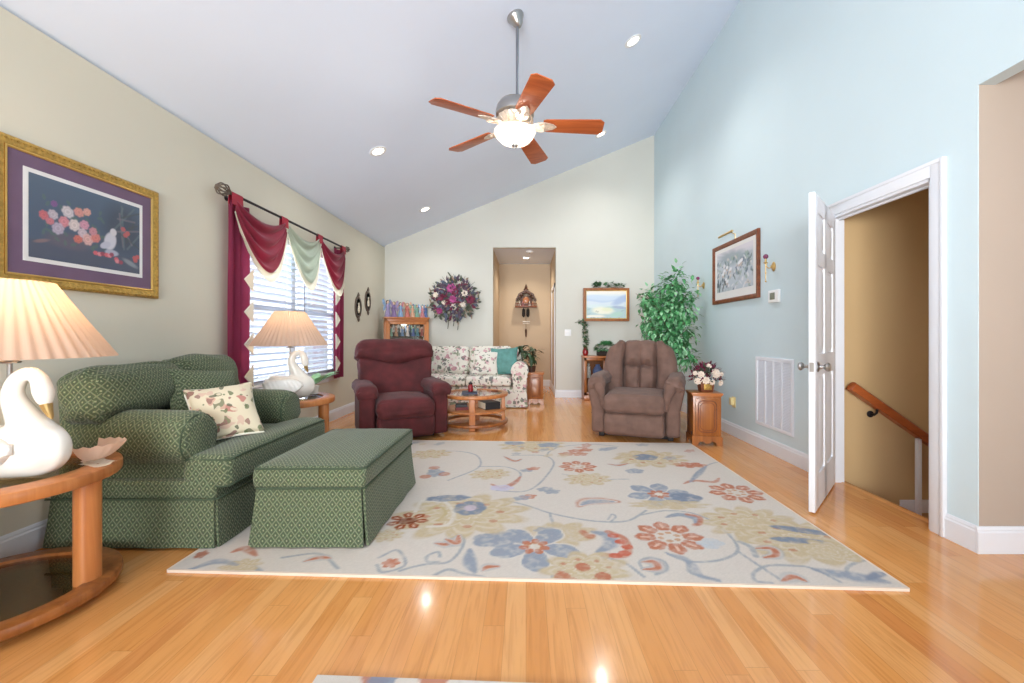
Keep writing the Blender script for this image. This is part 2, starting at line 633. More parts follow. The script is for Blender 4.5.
M['mirror'] = mat('mirror back', S(190, 200, 196), 0.12, 0.9)
M['can'] = emis('can lens', (1.0, 0.95, 0.86), 9.0)
M['bowl'] = translucent('frosted bowl glass', S(196, 184, 168), 0.22)
M['bulb'] = emis('bulb', (1.0, 0.9, 0.75), 6.0)
for nm, c in (('lilac', (150, 132, 190)), ('sky', (120, 160, 210)), ('rose', (206, 110, 120)), ('mint', (120, 180, 150)), ('aqua', (90, 160, 176)), ('ivory', (226, 222, 214)), ('cobalt', (60, 90, 160)), ('peach', (226, 160, 120)), ('violet', (104, 76, 140)), ('coral', (196, 84, 70))):
    c = tuple(int(v*0.68+0.32*176) for v in c)
    M['f_'+nm] = mat(nm+' glaze', S(*c), 0.3, var=0.2, scale=30)
M['skin'] = mat('porcelain skin', S(234, 204, 182), 0.4)

# ------------------------------------------------------------------ room shell
XL, XR, YF, YB = -2.60, 2.36, 7.86, -3.0
T = 0.12
SL = 0.411
zc = lambda x: 2.79+SL*(x-XL)

bm = B()
box(bm, XL-T, 2.46, YB-T, YF+T, -0.2, 0)
box(bm, 2.46, 5.2, YB-T, 2.23, -0.2, 0)
box(bm, -0.73, 0.67, YF+T, 9.82, -0.2, 0)
struct('floor', bm, M['floor'], 0)

bm = B()
prism(bm, [(XL-T, zc(XL-T)), (XR+T, zc(XR+T)), (XR+T, zc(XR+T)+0.15), (XL-T, zc(XL-T)+0.15)], YB-T, YF+T, lambda a, b, t: (a, t, b))
struct('ceiling', bm, M['ceiling'], 0)

WY0, WY1, WZ0, WZ1 = 3.80, 5.86, 0.62, 2.18
bm = B()
h = zc(XL-T)+0.02
box(bm, XL-T, XL, YB-T, WY0, -0.2, h)
box(bm, XL-T, XL, WY1, YF+T, -0.2, h)
box(bm, XL-T, XL, WY0, WY1, -0.2, WZ0)
box(bm, XL-T, XL, WY0, WY1, WZ1, h)
struct('wall_left', bm, M['wall'], 0)

bm = B()
DX0, DX1, DZ = -0.61, 0.55, 2.76
f3 = lambda a, b, t: (a, t, b)
prism(bm, [(XL, -0.2), (DX0, -0.2), (DX0, zc(DX0)+.02), (XL, zc(XL)+.02)], YF, YF+T, f3)
prism(bm, [(DX0, DZ), (DX1, DZ), (DX1, zc(DX1)+.02), (DX0, zc(DX0)+.02)], YF, YF+T, f3)
prism(bm, [(DX1, -0.2), (XR+T, -0.2), (XR+T, zc(XR+T)+.02), (DX1, zc(DX1)+.02)], YF, YF+T, f3)
struct('wall_far', bm, M['wall_far'], 0)

TR = 0.09
JY0, JY1, JZ = 2.48, 3.31, 2.05        # stair door opening
bm = B()
h = zc(XR+TR)+0.02
f4 = lambda a, b, t: (t, a, b)
pr = lambda y0, y1, z0: prism(bm, [(y0, z0), (y1, z0), (y1, h), (y0, h)], XR, XR+TR, f4)
pr(JY1, YF, -0.2)
pr(JY0, JY1, JZ)
pr(2.23, JY0, -0.2)
pr(-1.6, 2.23, 2.44)
pr(YB-T, -1.6, -0.2)
struct('wall_right', bm, M['wall_aqua'], 0)

bm = B()
box(bm, XL, -2.2, YB-T, YB, -0.2, 2.8)
prism(bm, [(XL, 2.45), (XR, 2.45), (XR, zc(XR)+.02), (XL, zc(XL)+.02)], YB-T, YB, f3)
box(bm, 2.1, XR, YB-T, YB, -0.2, 2.8)
struct('wall_rear', bm, M['wall'], 0)
bm = B()
for x in (-2.2, -0.77, 0.66, 2.04):
    box(bm, x, x+0.06, YB-0.1, YB-0.02, 0, 2.45, 0.005)
box(bm, -2.2, 2.1, YB-0.1, YB-0.02, 2.39, 2.45)
box(bm, -2.2, 2.1, YB-0.1, YB-0.02, 0, 0.08)
struct('door_2', bm, M['trim'])

# side room beyond the wide opening on the right
bm = B()
box(bm, XR+TR, 5.2, 2.23, 2.35, -1.8, 2.9)
box(bm, XR+0.005, XR+TR, 2.228, 2.24, 0, 2.44)
struct('wall_side_room', bm, M['wall_taupe'], 0)
bm = B()
box(bm, 5.2, 5.32, YB-T, 2.35, -0.2, 2.9)
box(bm, XR+TR, 5.2, YB-T-.1, YB-.1, -0.2, 2.9)
struct('wall_side_room_end', bm, M['wall_taupe'], 0)
bm = B()
box(bm, XR+TR, 5.32, YB-T, 2.35, 2.62, 2.74)
struct('ceiling_side_room', bm, M['ceiling'], 0)

# hall behind the tall opening
bm = B()
box(bm, -0.73, DX0, YF+T, 9.70, -0.2, 2.9)
struct('wall_hall_left', bm, M['wall_tan'], 0)
bm = B()
box(bm, DX1, 0.67, YF+T, 9.70, -0.2, 2.9)
struct('wall_hall_right', bm, M['wall_tan'], 0)
bm = B()
box(bm, -0.73, 0.67, 9.70, 9.82, -0.2, 2.9)
struct('wall_hall_back', bm, M['wall_tan'], 0)
bm = B()
box(bm, -0.73, 0.67, YF+T, 9.82, DZ, DZ+0.12)
struct('ceiling_hall', bm, M['ceiling'], 0)

# stairwell: the stairs go down to the right behind the wall
bm = B()
box(bm, XR+TR, 5.3, 3.34, 3.46, -1.8, 2.75)
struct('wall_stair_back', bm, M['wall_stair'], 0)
bm = B()
box(bm, 5.2, 5.32, 2.35, 3.46, -1.8, 2.75)
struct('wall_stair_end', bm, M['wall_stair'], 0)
bm = B()
box(bm, XR+TR, 5.3, 2.33, 3.46, 2.62, 2.75)
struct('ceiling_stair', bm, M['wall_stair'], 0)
bm = B()
for k in range(7):
    box(bm, 2.46+0.26*k, 2.46+0.26*(k+1)+0.02, 2.35, 3.34, -1.8, -0.19*(k+1), 0.008)
struct('stairs', bm, M['floor'])
bm = B()
box(bm, 2.43, 2.485, JY0+0.0, 3.34, -0.035, 0.004, 0.006)
struct('trim_4', bm, M['floor'])


# baseboards
def baseboard(name, segs, m=None):
    bm = B()
    for (x0, y0, x1, y1, nx, ny) in segs:
        prof = [(0, 0), (0.016, 0), (0.016, 0.108), (0.011, 0.116), (0.011, 0.124), (0.005, 0.138), (0, 0.138)]
        a = Vector((x0, y0, 0))
        b = Vector((x1, y1, 0))
        n = Vector((nx, ny, 0))
        va = [bm.verts.new(a+n*p+Vector((0, 0, q))) for p, q in prof]
        vb = [bm.verts.new(b+n*p+Vector((0, 0, q))) for p, q in prof]
        bm.faces.new(va)
        bm.faces.new(vb[::-1])
        for i in range(len(prof)):
            bm.faces.new((va[i], vb[i], vb[(i+1) % len(prof)], va[(i+1) % len(prof)]))
    return struct(name, bm, M['trim'], 20)


baseboard('baseboard_left', [(XL, YB, XL, YF, 1, 0)])
baseboard('baseboard_far', [(XL, YF, DX0, YF, 0, -1), (DX1, YF, XR, YF, 0, -1), (DX1, YF, DX1, 9.7, -1, 0), (DX0, YF, DX0, 9.7, 1, 0), (DX0, 9.7, DX1, 9.7, 0, -1)])
baseboard('baseboard_right', [(XR, JY1+0.09, XR, YF, -1, 0), (XR, 2.23, XR, JY0-0.09, -1, 0)])
baseboard('baseboard_side_room', [(XR-0.016, 2.228, 5.2, 2.228, 0, -1)])

# stair door casing and jambs
bm = B()
cw = 0.09
for y0, y1 in ((JY0-cw, JY0), (JY1, JY1+cw)):
    box(bm, XR-0.018, XR, y0, y1, 0, JZ+cw, 0.004)
    yy = y0+0.001 if y0 < JY0 else y1-0.023
    box(bm, XR-0.026, XR, yy, yy+0.022, 0, JZ+cw, 0.004)
box(bm, XR-0.0175, XR, JY0-.002, JY1+.002, JZ, JZ+cw-.0005, 0.002)
box(bm, XR-0.0255, XR, JY0-cw+.02, JY1+cw-.02, JZ+cw-0.022, JZ+cw-.0005, 0.002)
struct('trim_1', bm, M['trim'])
bm = B()
box(bm, XR-0.004, XR+TR+0.004, JY1-0.018, JY1+0.001, 0, JZ)
box(bm, XR-0.004, XR+TR+0.004, JY0-0.001, JY0+0.018, 0, JZ)
box(bm, XR-0.004, XR+TR+0.004, JY0, JY1, JZ-0.018, JZ+0.001)
box(bm, XR+0.045, XR+0.06, JY0+0.018, JY0+0.03, 0, JZ-0.018)
box(bm, XR+0.045, XR+0.06, JY0+0.018, JY1-0.018, JZ-0.03, JZ-0.018)
struct('trim_2', bm, M['trim'])
bm = B()
box(bm, DX1-0.018, DX1, 8.05, 8.14, 0, 2.13, 0.004)
box(bm, DX1-0.018, DX1, 8.95, 9.04, 0, 2.13, 0.004)
box(bm, DX1-0.018, DX1, 8.05, 9.04, 2.04, 2.13, 0.004)
struct('trim_3', bm, M['trim'])

# open six-panel door
door = bpy.data.objects.new('door_1', None)
C.objects.link(door)
door['kind'] = 'structure'
dl = 0.785
ang = math.atan2(2.71-3.275, 1.815-2.352)
door.location = (2.352, 3.275, 0.012)
door.rotation_euler = (0, 0, ang)
bm = B()
th = 0.0175
st = 0.115
box(bm, 0, st, -th, th, 0, 2.03, 0.002)
box(bm, dl-st, dl, -th, th, 0, 2.03, 0.002)
box(bm, dl/2-0.05, dl/2+0.05, -th, th, 0, 2.03)
rails = [(0, 0.22), (0.86, 1.0), (1.58, 1.68), (1.92, 2.03)]
for z0, z1 in rails:
    box(bm, st-.002, dl-st+.002, -th, th, z0, z1)
obj('slab', bm, M['trim'], door)
for k, (z0, z1) in enumerate(((0.22, 0.86), (1.0, 1.58), (1.68, 1.92))):
    for x0, x1 in ((st, dl/2-0.05), (dl/2+0.05, dl-st)):
        bm = B()
        box(bm, x0, x1, -0.006, 0.006, z0, z1)
        for s in (-1, 1):
            m_ = 0.035
            a = [(x0+.012, z0+.012), (x1-.012, z0+.012), (x1-.012, z1-.012), (x0+.012, z1-.012)]
            b = [(x0+m_, z0+m_), (x1-m_, z0+m_), (x1-m_, z1-m_), (x0+m_, z1-m_)]
            va = [bm.verts.new((x, s*0.006, z)) for x, z in a]
            vb = [bm.verts.new((x, s*0.014, z)) for x, z in b]
            for i in range(4):
                bm.faces.new((va[i], va[(i+1) % 4], vb[(i+1) % 4], vb[i]))
            bm.faces.new(vb)
        obj('panel', bm, M['trim'], door, 20)
for s in (-1, 1):
    bm = B()
    mt = xf((dl-0.07, s*th, 0.92), (-s*PI/2, 0, 0))
    lathe(bm, [(0.033, 0), (0.033, 0.006), (0.026, 0.011), (0.012, 0.014), (0.010, 0.034), (0.018, 0.040), (0.027, 0.050), (0.028, 0.060), (0.022, 0.069), (0.008, 0.073)], 20, mt)
    obj('door_knob', bm, M['nickel'], door)
bm = B()
box(bm, dl-0.001, dl+0.002, -0.012, 0.012, 0.89, 0.95)
obj('latch_plate', bm, M['nickel'], door)
for z in (0.25, 1.05, 1.8):
    bm = B()
    tube(bm, [(0, -th-0.006, z-0.045), (0, -th-0.006, z+0.045)], 0.007)
    obj('hinge', bm, M['nickel'], door)

# stair handrail
t = thing('stair_handrail', 'reddish wood handrail sloping down the stairwell wall', 'handrail', (2.49, 3.27, 0.75))
bm = B()
sl = -math.atan(0.70)
mt = xf((0, 0, 0), (0, -sl, 0))
prism(bm, [(-0.032, -0.035), (0.032, -0.035), (0.036, -0.01), (0.03, 0.022), (0.012, 0.034), (-0.012, 0.034), (-0.03, 0.022), (-0.036, -0.01)], 0.0, 2.2, lambda a, b, q: mt @ Vector((q, a, b)), 0.004)
obj('rail', bm, M['rail'], t)
for x in (0.2, 1.5):
    bm = B()
    zz = -x*0.70-0.04
    tube(bm, [(x, 0, zz), (x, 0.005, zz-0.03), (x, 0.03, zz-0.05), (x, 0.066, zz-0.05)], 0.009)
    lathe(bm, [(0.026, 0), (0.026, 0.006), (0.012, 0.012)], 14, xf((x, 0.069, zz-0.05), (PI/2, 0, 0)))
    obj('bracket', bm, M['iron'], t)
bm = B()
box(bm, 2.985, 3.015, 3.25, 3.28, -0.95, 0.345, 0.003)
tag(obj('stair_post', bm, M['trim']), 'slim white post under the stair handrail', 'post')
bm = B()
box(bm, 2.92, 3.5, 3.325, 3.34, -0.25, -0.15, 0.003)
struct('trim_5', bm, M['trim'])
bm = B()
box(bm, XR+0.03, XR+0.055, JY0+0.0175, JY0+0.021, 0.9, 0.96)
struct('trim_6', bm, M['iron'])

# ------------------------------------------------------------------ window with blinds
bm = B()
fx0, fx1 = XL-0.09, XL-0.03
for y0, y1 in ((WY0, WY0+.05), (WY1-.05, WY1), (4.83-.045, 4.83+.045)):
    box(bm, fx0, fx1, y0, y1, WZ0, WZ1, 0.004)
for z0, z1 in ((WZ0, WZ0+.05), (WZ1-.05, WZ1), (1.38, 1.43)):
    box(bm, fx0, fx1, WY0, WY1, z0, z1, 0.004)
win = struct('window_1', bm, M['trim'])
bm = B()
box(bm, XL-0.062, XL-0.058, WY0+.05, WY1-.05, WZ0+.05, WZ1-.05)
obj('pane', bm, M['pane'], win)
bm = B()
box(bm, XL-0.03, XL+0.035, WY0-0.06, WY1+0.06, WZ0-0.03, WZ0+0.002, 0.005)
box(bm, XL, XL+0.015, WY0-0.04, WY1+0.04, WZ0-0.09, WZ0-0.03, 0.003)
obj('window_sill', bm, M['trim'], win)
for nm, y0, y1 in (('near', WY0+0.01, 4.815), ('far', 4.845, WY1-0.01)):
    t = thing('window_blind', f'white slatted blind on the {nm} half of the window', 'blind', (XL-0.012, (y0+y1)/2, WZ0+0.01), 0, 'blinds in the left window')
    hw = (y1-y0)/2
    bm = B()
    box(bm, -0.028, 0.03, -hw, hw, WZ1-WZ0-0.07, WZ1-WZ0-0.012, 0.004)
    obj('head_rail', bm, M['plastic_w'], t)
    bm = B()
    n = 22
    for i in range(n):
        z = 0.05+i*(WZ1-WZ0-0.15)/(n-1)
        mt = xf((0, 0, z), (0, R(-26), 0))
        box(bm, -0.031, 0.031, -hw+.004, hw-.004, -0.0015, 0.0015, 0, mt)
    obj('slats', bm, M['blind'], t, 0)
    bm = B()
    box(bm, -0.025, 0.025, -hw, hw, 0.0, 0.02, 0.004)
    obj('bottom_rail', bm, M['plastic_w'], t)
    for y in (-hw*0.6, hw*0.6):
        bm = B()
        tube(bm, [(0.03, y, 0.01), (0.03, y, WZ1-WZ0-0.05)], 0.0022, 6)
        obj('ladder_cord', bm, M['plastic_w'], t)
    bm = B()
    tube(bm, [(0.036, -hw+0.12, 0.6), (0.036, -hw+0.12, WZ1-WZ0-0.05)], 0.005, 6)
    obj('wand', bm, M['steel'], t)

# curtain rod, swags and side panels
CX, RZ = XL+0.10, 2.34
t = thing('curtain_rod', 'thin dark curtain rod with openwork oval finials above the window', 'curtain rod', (CX, 3.6, RZ))
bm = B()
tube(bm, [(0, 0, 0), (0, 2.3, 0)], 0.012, 12)
obj('rod', bm, M['iron'], t)
for y, s, k in ((0, -1, 1.0), (2.3, 1, 0.75)):
    bm = B()
    for i in range(8):
        a = 2*PI*i/8
        tube(bm, [(0.05*k*math.cos(a)*math.sin(PI*q/8), y+s*0.16*k*q/8, 0.05*k*math.sin(a)*math.sin(PI*q/8)) for q in range(9)], 0.006, 6)
    ball(bm, (0, y, 0), 0.018)
    obj('finial', bm, M['bronze'], t)
for y in (0.1, 2.2):
    bm = B()
    tube(bm, [(0, y, 0), (-0.03, y, -0.015), (-0.095, y, -0.015)], 0.008, 8)
    lathe(bm, [(0.025, 0), (0.025, 0.005), (0.01, 0.01)], 12, xf((-0.098, y, -0.015), (0, PI/2, 0)))
    obj('bracket', bm, M['iron'], t)


def swag(label, y0, y1, m, skew=0.0):
    t = thing('swag_valance', label, 'valance', (CX, y0, RZ), 0, 'swags draped over the curtain rod')
    W = y1-y0
    nu, nv = 28, 30

    def P(u, v):
        sg = math.sin(PI*u)**0.85*(1+skew*(u-0.5))
        drop = (0.10+0.475*v)*sg+0.045
        fold = 0.022*math.sin(v*7*PI)*math.sin(PI*u)
        y = W*u+(0.5-u)*0.10*(1-v)*0.6
        # gathers at the ends
        x = 0.018+0.05*math.sin(PI*u)*(0.3+v*0.7)+fold+0.006*math.sin(v*22)*(1-math.sin(PI*u))
        return Vector((x, y, -drop-0.10*v*(1-math.sin(PI*u))))

    def sheet(v0, v1, nn, off, ruffle=0):
        bm = B()
        g = [[bm.verts.new(P(i/nu, v0+(v1-v0)*j/nn)+Vector((off+(ruffle*math.sin(i*2.4) if j else 0), 0, 0))) for i in range(nu+1)] for j in range(nn+1)]
        for j in range(nn):
            for i in range(nu):
                bm.faces.new((g[j][i], g[j][i+1], g[j+1][i+1], g[j+1][i]))
        r = bmesh.ops.solidify(bm, geom=bm.faces[:], thickness=0.004)
        return bm
    obj('drape', sheet(0, 1, nv, 0), m, t, 60)
    obj('fringe', sheet(0.985, 1.17, 3, 0.004, 0.004), M['cream'], t, 60)
    return t


swag('burgundy swag valance nearest the camera, fringed in cream', 3.64, 4.43, M['red_cloth'])
swag('pale sage green swag valance between the two burgundy ones', 4.45, 5.15, M['sage'])
swag('burgundy swag valance at the far end of the curtain rod', 5.18, 5.86, M['red_cloth'])
rod_t = t
for i, y in enumerate((3.68, 4.41, 5.17, 5.83)):
    bm = B()
    w = 0.07 if i == 0 else 0.055
    pts = [(0.018*math.cos(a), 0.018*math.sin(a)+0.0) for a in [R(d) for d in range(-30, 211, 20)]]
    prof = [(0.02, -0.09)]+pts+[(-0.02, -0.09)]
    outer = [(a*1.25, b*1.25 if b > -0.05 else b) for a, b in prof]
    for k in range(len(prof)-1):
        q = []
        for (a, b), (c, d) in ((prof[k], prof[k+1]),):
            va = [bm.verts.new((a, s*w, b)) for s in (-1, 1)]
            vb = [bm.verts.new((c, s*w, d)) for s in (1, -1)]
            bm.faces.new(va+vb)
    bmesh.ops.remove_doubles(bm, verts=bm.verts, dist=1e-4)
    bmesh.ops.solidify(bm, geom=bm.faces[:], thickness=0.004)
    o = obj('curtain_tab', bm, M['red_tab'])
    o.location = (CX, y, RZ)
    tag(o, ('wide red cloth tab looped on the near end of the curtain rod', 'red cloth tab on the rod between the near burgundy and the sage swags', 'red cloth tab on the rod between the sage and the far burgundy swags', 'red cloth tab at the far end of the curtain rod')[i], 'curtain tab', 'cloth tabs looped over the curtain rod')


def side_panel(label, y0, y1, inner):
    t = thing('curtain', label, 'curtain', (CX-0.03, (y0+y1)/2, 0.57), 0, 'curtain panels beside the window')
    hw = (y1-y0)/2
    H = 1.72
    bm = B()
    nu, nv = 30, 24

    def P(u, z):
        return Vector((0.022*math.sin(u*5*PI)*(1 if abs(u-0.5) < 0.5 else 0)+0.01*noise.noise((u*3, z, 0)), (u*2-1)*hw, z))
    g = [[bm.verts.new(P(i/nu, H*j/nv)) for i in range(nu+1)] for j in range(nv+1)]
    for j in range(nv):
        for i in range(nu):
            bm.faces.new((g[j][i], g[j][i+1], g[j+1][i+1], g[j+1][i]))
    bmesh.ops.solidify(bm, geom=bm.faces[:], thickness=0.004)
    obj('cloth', bm, M['red_sheer'], t, 60)
    ph = 0.29
    k = 0
    z = 0.1
    while z+ph < H-0.35:
        bm = B()
        s = inner
        a = (s*(hw+0.012), z)
        b = (s*(hw+0.012), z+ph*0.66)
        c = (s*(hw-0.11), z+ph*0.33)
        prism(bm, [a, b, c], 0.030, 0.036, lambda p, q, w: Vector((w, p, q)))
        tube(bm, [(0.034, a[0], a[1]), (0.034, c[0], c[1]), (0.034, b[0], b[1])], 0.007, 6)
        obj('cream_point', bm, M['cream'], t, 20)
        z += ph
    return t


side_panel('burgundy curtain panel with cream zigzag points left of the window', 3.62, 3.90, 1)
side_panel('narrow burgundy curtain panel with cream zigzag points right of the window', 5.62, 5.90, -1)


# ------------------------------------------------------------------ pattern sheets (prints, rug)
def sheet(name, fn, nu, nv, pos, m, parent=None, thick=0.0):
    """grid of nu x nv cells; fn(U, V) -> rgb arrays (linear); pos(U, V) -> xyz arrays"""
    u = np.linspace(0, 1, nu+1)
    v = np.linspace(0, 1, nv+1)
    U, V = np.meshgrid(u, v)
    co = np.stack(pos(U, V), -1).reshape(-1, 3)
    idx = np.arange((nu+1)*(nv+1)).reshape(nv+1, nu+1)
    q = np.stack([idx[:-1, :-1], idx[:-1, 1:], idx[1:, 1:], idx[1:, :-1]], -1).reshape(-1, 4)
    me = bpy.data.meshes.new(name)
    me.vertices.add(len(co))
    me.vertices.foreach_set('co', co.astype(np.float32).ravel())
    me.loops.add(q.size)
    me.loops.foreach_set('vertex_index', q.astype(np.int32).ravel())
    me.polygons.add(len(q))
    me.polygons.foreach_set('loop_start', np.arange(0, q.size, 4, dtype=np.int32))
    me.update(calc_edges=True)
    rgb = fn(U, V).reshape(-1, 3)
    ca = me.color_attributes.new('pattern', 'FLOAT_COLOR', 'POINT')
    ca.data.foreach_set('color', np.concatenate([rgb, np.ones((len(rgb), 1))], 1).astype(np.float32).ravel())
    me.materials.append(m)
    o = bpy.data.objects.new(name, me)
    C.objects.link(o)
    o.parent = parent
    return o


class Canvas:
    def __init__(self, X, Y, base):
        self.X, self.Y = X, Y
        self.c = np.empty(X.shape+(3,))
        self.c[:] = S(*base)
        self.N = None

    def put(self, mask, col, a=1.0):
        mk = (mask*a)[..., None]
        if self.N is not None:
            mk = mk*self.N[..., None]
        self.c = self.c*(1-mk)+np.array(S(*col))*mk

    def blob(self, x, y, rx, ry, col, a=1.0, rot=0.0, lobes=0, amp=0.2, ph=0.0, soft=0.12):
        dx, dy = self.X-x, self.Y-y
        cx, cy_ = math.cos(rot), math.sin(rot)
        p = (dx*cx+dy*cy_)/rx
        q = (-dx*cy_+dy*cx)/ry
        d = np.hypot(p, q)
        if lobes:
            th_ = np.arctan2(q, p)
            d = d/(1-amp+amp*np.abs(np.cos((th_+ph)*lobes/2)))
        self.put(np.clip((1-d)/soft, 0, 1), col, a)

    def ring(self, x, y, r, w, col, a=1.0):
        d = np.hypot(self.X-x, self.Y-y)
        self.put(np.clip(1-np.abs(d-r)/w, 0, 1), col, a)

    def line(self, pts, w, col, a=1.0, taper=False):
        pts = np.array(pts, float)
        best = np.full(self.X.shape, 1e9)
        for i in range(len(pts)-1):
            (x0, y0), (x1, y1) = pts[i], pts[i+1]
            L2 = (x1-x0)**2+(y1-y0)**2+1e-12
            tt = np.clip(((self.X-x0)*(x1-x0)+(self.Y-y0)*(y1-y0))/L2, 0, 1)
            d = np.hypot(self.X-x0-tt*(x1-x0), self.Y-y0-tt*(y1-y0))
            if taper:
                f = (i+tt)/(len(pts)-1)
                d = d/(0.35+0.65*np.sin(PI*np.clip(f, 0, 1)))
            best = np.minimum(best, d)
        self.put(np.clip((w-best)/(w*0.5), 0, 1), col, a)


# ------------------------------------------------------------------ rug
RC = [(-1.714, 2.044), (1.695, 1.892), (1.708, 4.447), (-1.70, 4.60)]


def rug_pos(U, V):
    x = (1-U)*(1-V)*RC[0][0]+U*(1-V)*RC[1][0]+U*V*RC[2][0]+(1-U)*V*RC[3][0]
    y = (1-U)*(1-V)*RC[0][1]+U*(1-V)*RC[1][1]+U*V*RC[2][1]+(1-U)*V*RC[3][1]
    return x, y, np.full_like(x, 0.012)


def fl(px, py):
    Y = 482.5/(py-336)
    return ((px-526)*Y/427, Y)


z6 = lambda x, y: fl(400+x/3.94, 440+y/3.94)
z7 = lambda x, y: fl(640+x/3.793, 440+y/3.793)
z1 = lambda x, y: fl(160+x/2.695, 430+y/2.695)
BLUE, RUST, TAN, GREY, CREAM = (146, 153, 164), (182, 118, 92), (192, 174, 142), (156, 160, 164), (210, 202, 192)
DBLUE = (126, 136, 152)


def rug_fn(U, V):
    x, y, _ = rug_pos(U, V)
    c = Canvas(x, y, (206, 197, 187))
    rs = np.random.RandomState(3)

    def smooth_noise(nx, ny):
        g = rs.uniform(0, 1, (ny+2, nx+2))
        a, b = U*nx, V*ny
        i, j = a.astype(int), b.astype(int)
        f, h = a-i, b-j
        f, h = f*f*(3-2*f), h*h*(3-2*h)
        return (g[j, i]*(1-f)+g[j, i+1]*f)*(1-h)+(g[j+1, i]*(1-f)+g[j+1, i+1]*f)*h
    nz_ = 0.55*smooth_noise(110, 82)+0.45*smooth_noise(200, 150)
    c.N = np.clip(0.35+1.1*nz_, 0.25, 1.0)
    sp = lambda pts: spline(pts, 8)

    def vine(pts, w=0.014):
        c.line(sp(pts), w*0.85, GREY, 0.95)

    def big(p, r, petal, center, tan=True, n=6, rot=0.0):
        if tan:
            c.blob(p[0]+r*0.5, p[1]+r*0.55, r*1.15, r*0.75, TAN, 0.9, 0.3, 9, 0.25)
        for k in range(n):
            a = rot+2*PI*k/n
            c.blob(p[0]+r*0.62*math.cos(a), p[1]+r*0.62*math.sin(a), r*0.50, r*0.37, (210, 202, 192), 1, a, 5, 0.1, soft=0.1)
            c.blob(p[0]+r*0.62*math.cos(a), p[1]+r*0.62*math.sin(a), r*0.45, r*0.32, petal, 1, a, 5, 0.1, soft=0.1)
        for k in range(7):
            a = rot+2*PI*k/7
            c.blob(p[0]+r*0.24*math.cos(a), p[1]+r*0.24*math.sin(a), r*0.13, r*0.1, center, 1, a)
        c.blob(p[0], p[1], r*0.12, r*0.12, CREAM)

    def rust(p, r, n=8, col=RUST):
        for k in range(n):
            a = 2*PI*k/n
            c.blob(p[0]+r*0.66*math.cos(a), p[1]+r*0.66*math.sin(a), r*0.33, r*0.26, col, 1, a, 5, 0.15)
            c.blob(p[0]+r*0.66*math.cos(a), p[1]+r*0.66*math.sin(a), r*0.16, r*0.05, (222, 190, 170), 0.8, a)
        for k in range(6):
            a = 2*PI*k/6+.3
            c.blob(p[0]+r*0.25*math.cos(a), p[1]+r*0.25*math.sin(a), r*0.10, r*0.08, (190, 150, 120), 1)

    def tanf(p, r, dots=True, n=9):
        for q, col in ((1.1, TAN), (0.86, (210, 199, 180)), (0.80, TAN), (0.58, (210, 199, 180)), (0.52, TAN), (0.30, (210, 199, 180)), (0.25, (196, 178, 146))):
            c.blob(p[0], p[1], r*q, r*q*0.78, col, 0.95, 0.2*q, n, 0.3, q*0.5)
        if dots:
            for k in range(8):
                a = 2*PI*k/8+.2
                c.blob(p[0]+r*0.55*math.cos(a), p[1]+r*0.42*math.sin(a), r*0.07, r*0.05, RUST, 0.75)

    def comma(pts, w=0.03, fill=RUST):
        c.line(sp(pts), w*1.6, GREY, 0.9, True)
        c.line(sp(pts), w*1.15, CREAM, 1.0, True)
        c.line(sp(pts), w*0.8, fill, 1.0, True)

    # vines
    vine([z6(*q) for q in ((400, 240), (500, 265), (590, 295), (700, 318), (800, 330), (900, 325), (970, 285))])
    vine([z6(*q) for q in ((380, 205), (480, 210), (540, 185), (590, 130), (605, 90), (560, 66), (440, 66))])
    vine([z6(*q) for q in ((580, 66), (590, 50), (640, 30), (760, 22), (860, 30))])
    vine([z6(*q) for q in ((310, 110), (420, 112), (475, 138), (450, 175), (410, 200))])
    vine([z6(*q) for q in ((90, 60), (200, 48), (290, 60), (318, 90), (300, 120), (190, 165))])
    vine([z6(*q) for q in ((0, 525), (50, 510), (110, 498), (190, 490), (240, 440), (252, 390), (240, 352))])
    vine([z6(*q) for q in ((150, 490), (108, 488), (108, 466), (150, 450), (158, 470))])
    vine([z6(*q) for q in ((600, 548), (650, 500), (760, 470), (880, 492), (960, 548))])
    vine([z6(*q) for q in ((590, 295), (600, 330), (606, 350))])
    vine([z6(*q) for q in ((830, 330), (850, 310), (835, 300), (820, 320))], 0.011)
    vine([z7(*q) for q in ((0, 292), (100, 275), (200, 285), (280, 320), (345, 375), (370, 430), (300, 465), (190, 470), (120, 448), (100, 436))])
    vine([z7(*q) for q in ((370, 430), (440, 478), (530, 538))])
    vine([z7(*q) for q in ((500, 552), (440, 545), (432, 515), (480, 487), (560, 485), (650, 495), (760, 548))])
    vine([z7(*q) for q in ((785, 520), (790, 490), (840, 468), (880, 466))])
    vine([z7(*q) for q in ((185, 470), (190, 510), (250, 530), (300, 545))], 0.018)
    vine([z7(*q) for q in ((200, 165), (215, 130), (270, 95), (330, 88))])
    vine([z7(*q) for q in ((10, 500), (0, 470), (40, 455), (90, 470), (100, 500), (60, 520))])
    vine([z1(*q) for q in ((590, 350), (640, 330), (660, 370), (600, 390), (585, 370))])
    vine([z1(*q) for q in ((330, 350), (430, 340), (480, 380))])
    vine([z1(*q) for q in ((70, 385), (150, 365), (230, 365), (270, 388))], 0.02)
    vine([z6(*q) for q in ((130, 545), (190, 520), (250, 535), (330, 550))], 0.016)
    vine([z6(*q) for q in ((640, 140), (760, 160), (900, 160))], 0.011)
    # flowers
    big(z6(530, 428), 0.235, BLUE, RUST, True, 5, -0.3)
    c.blob(*z6(380, 400), 0.15, 0.10, BLUE, 1, 0.1, 5, 0.15)
    c.blob(*z6(575, 365), 0.08, 0.05, BLUE, 0.8, 0, 6, 0.3)
    tanf(z6(250, 300), 0.42, True, 11)
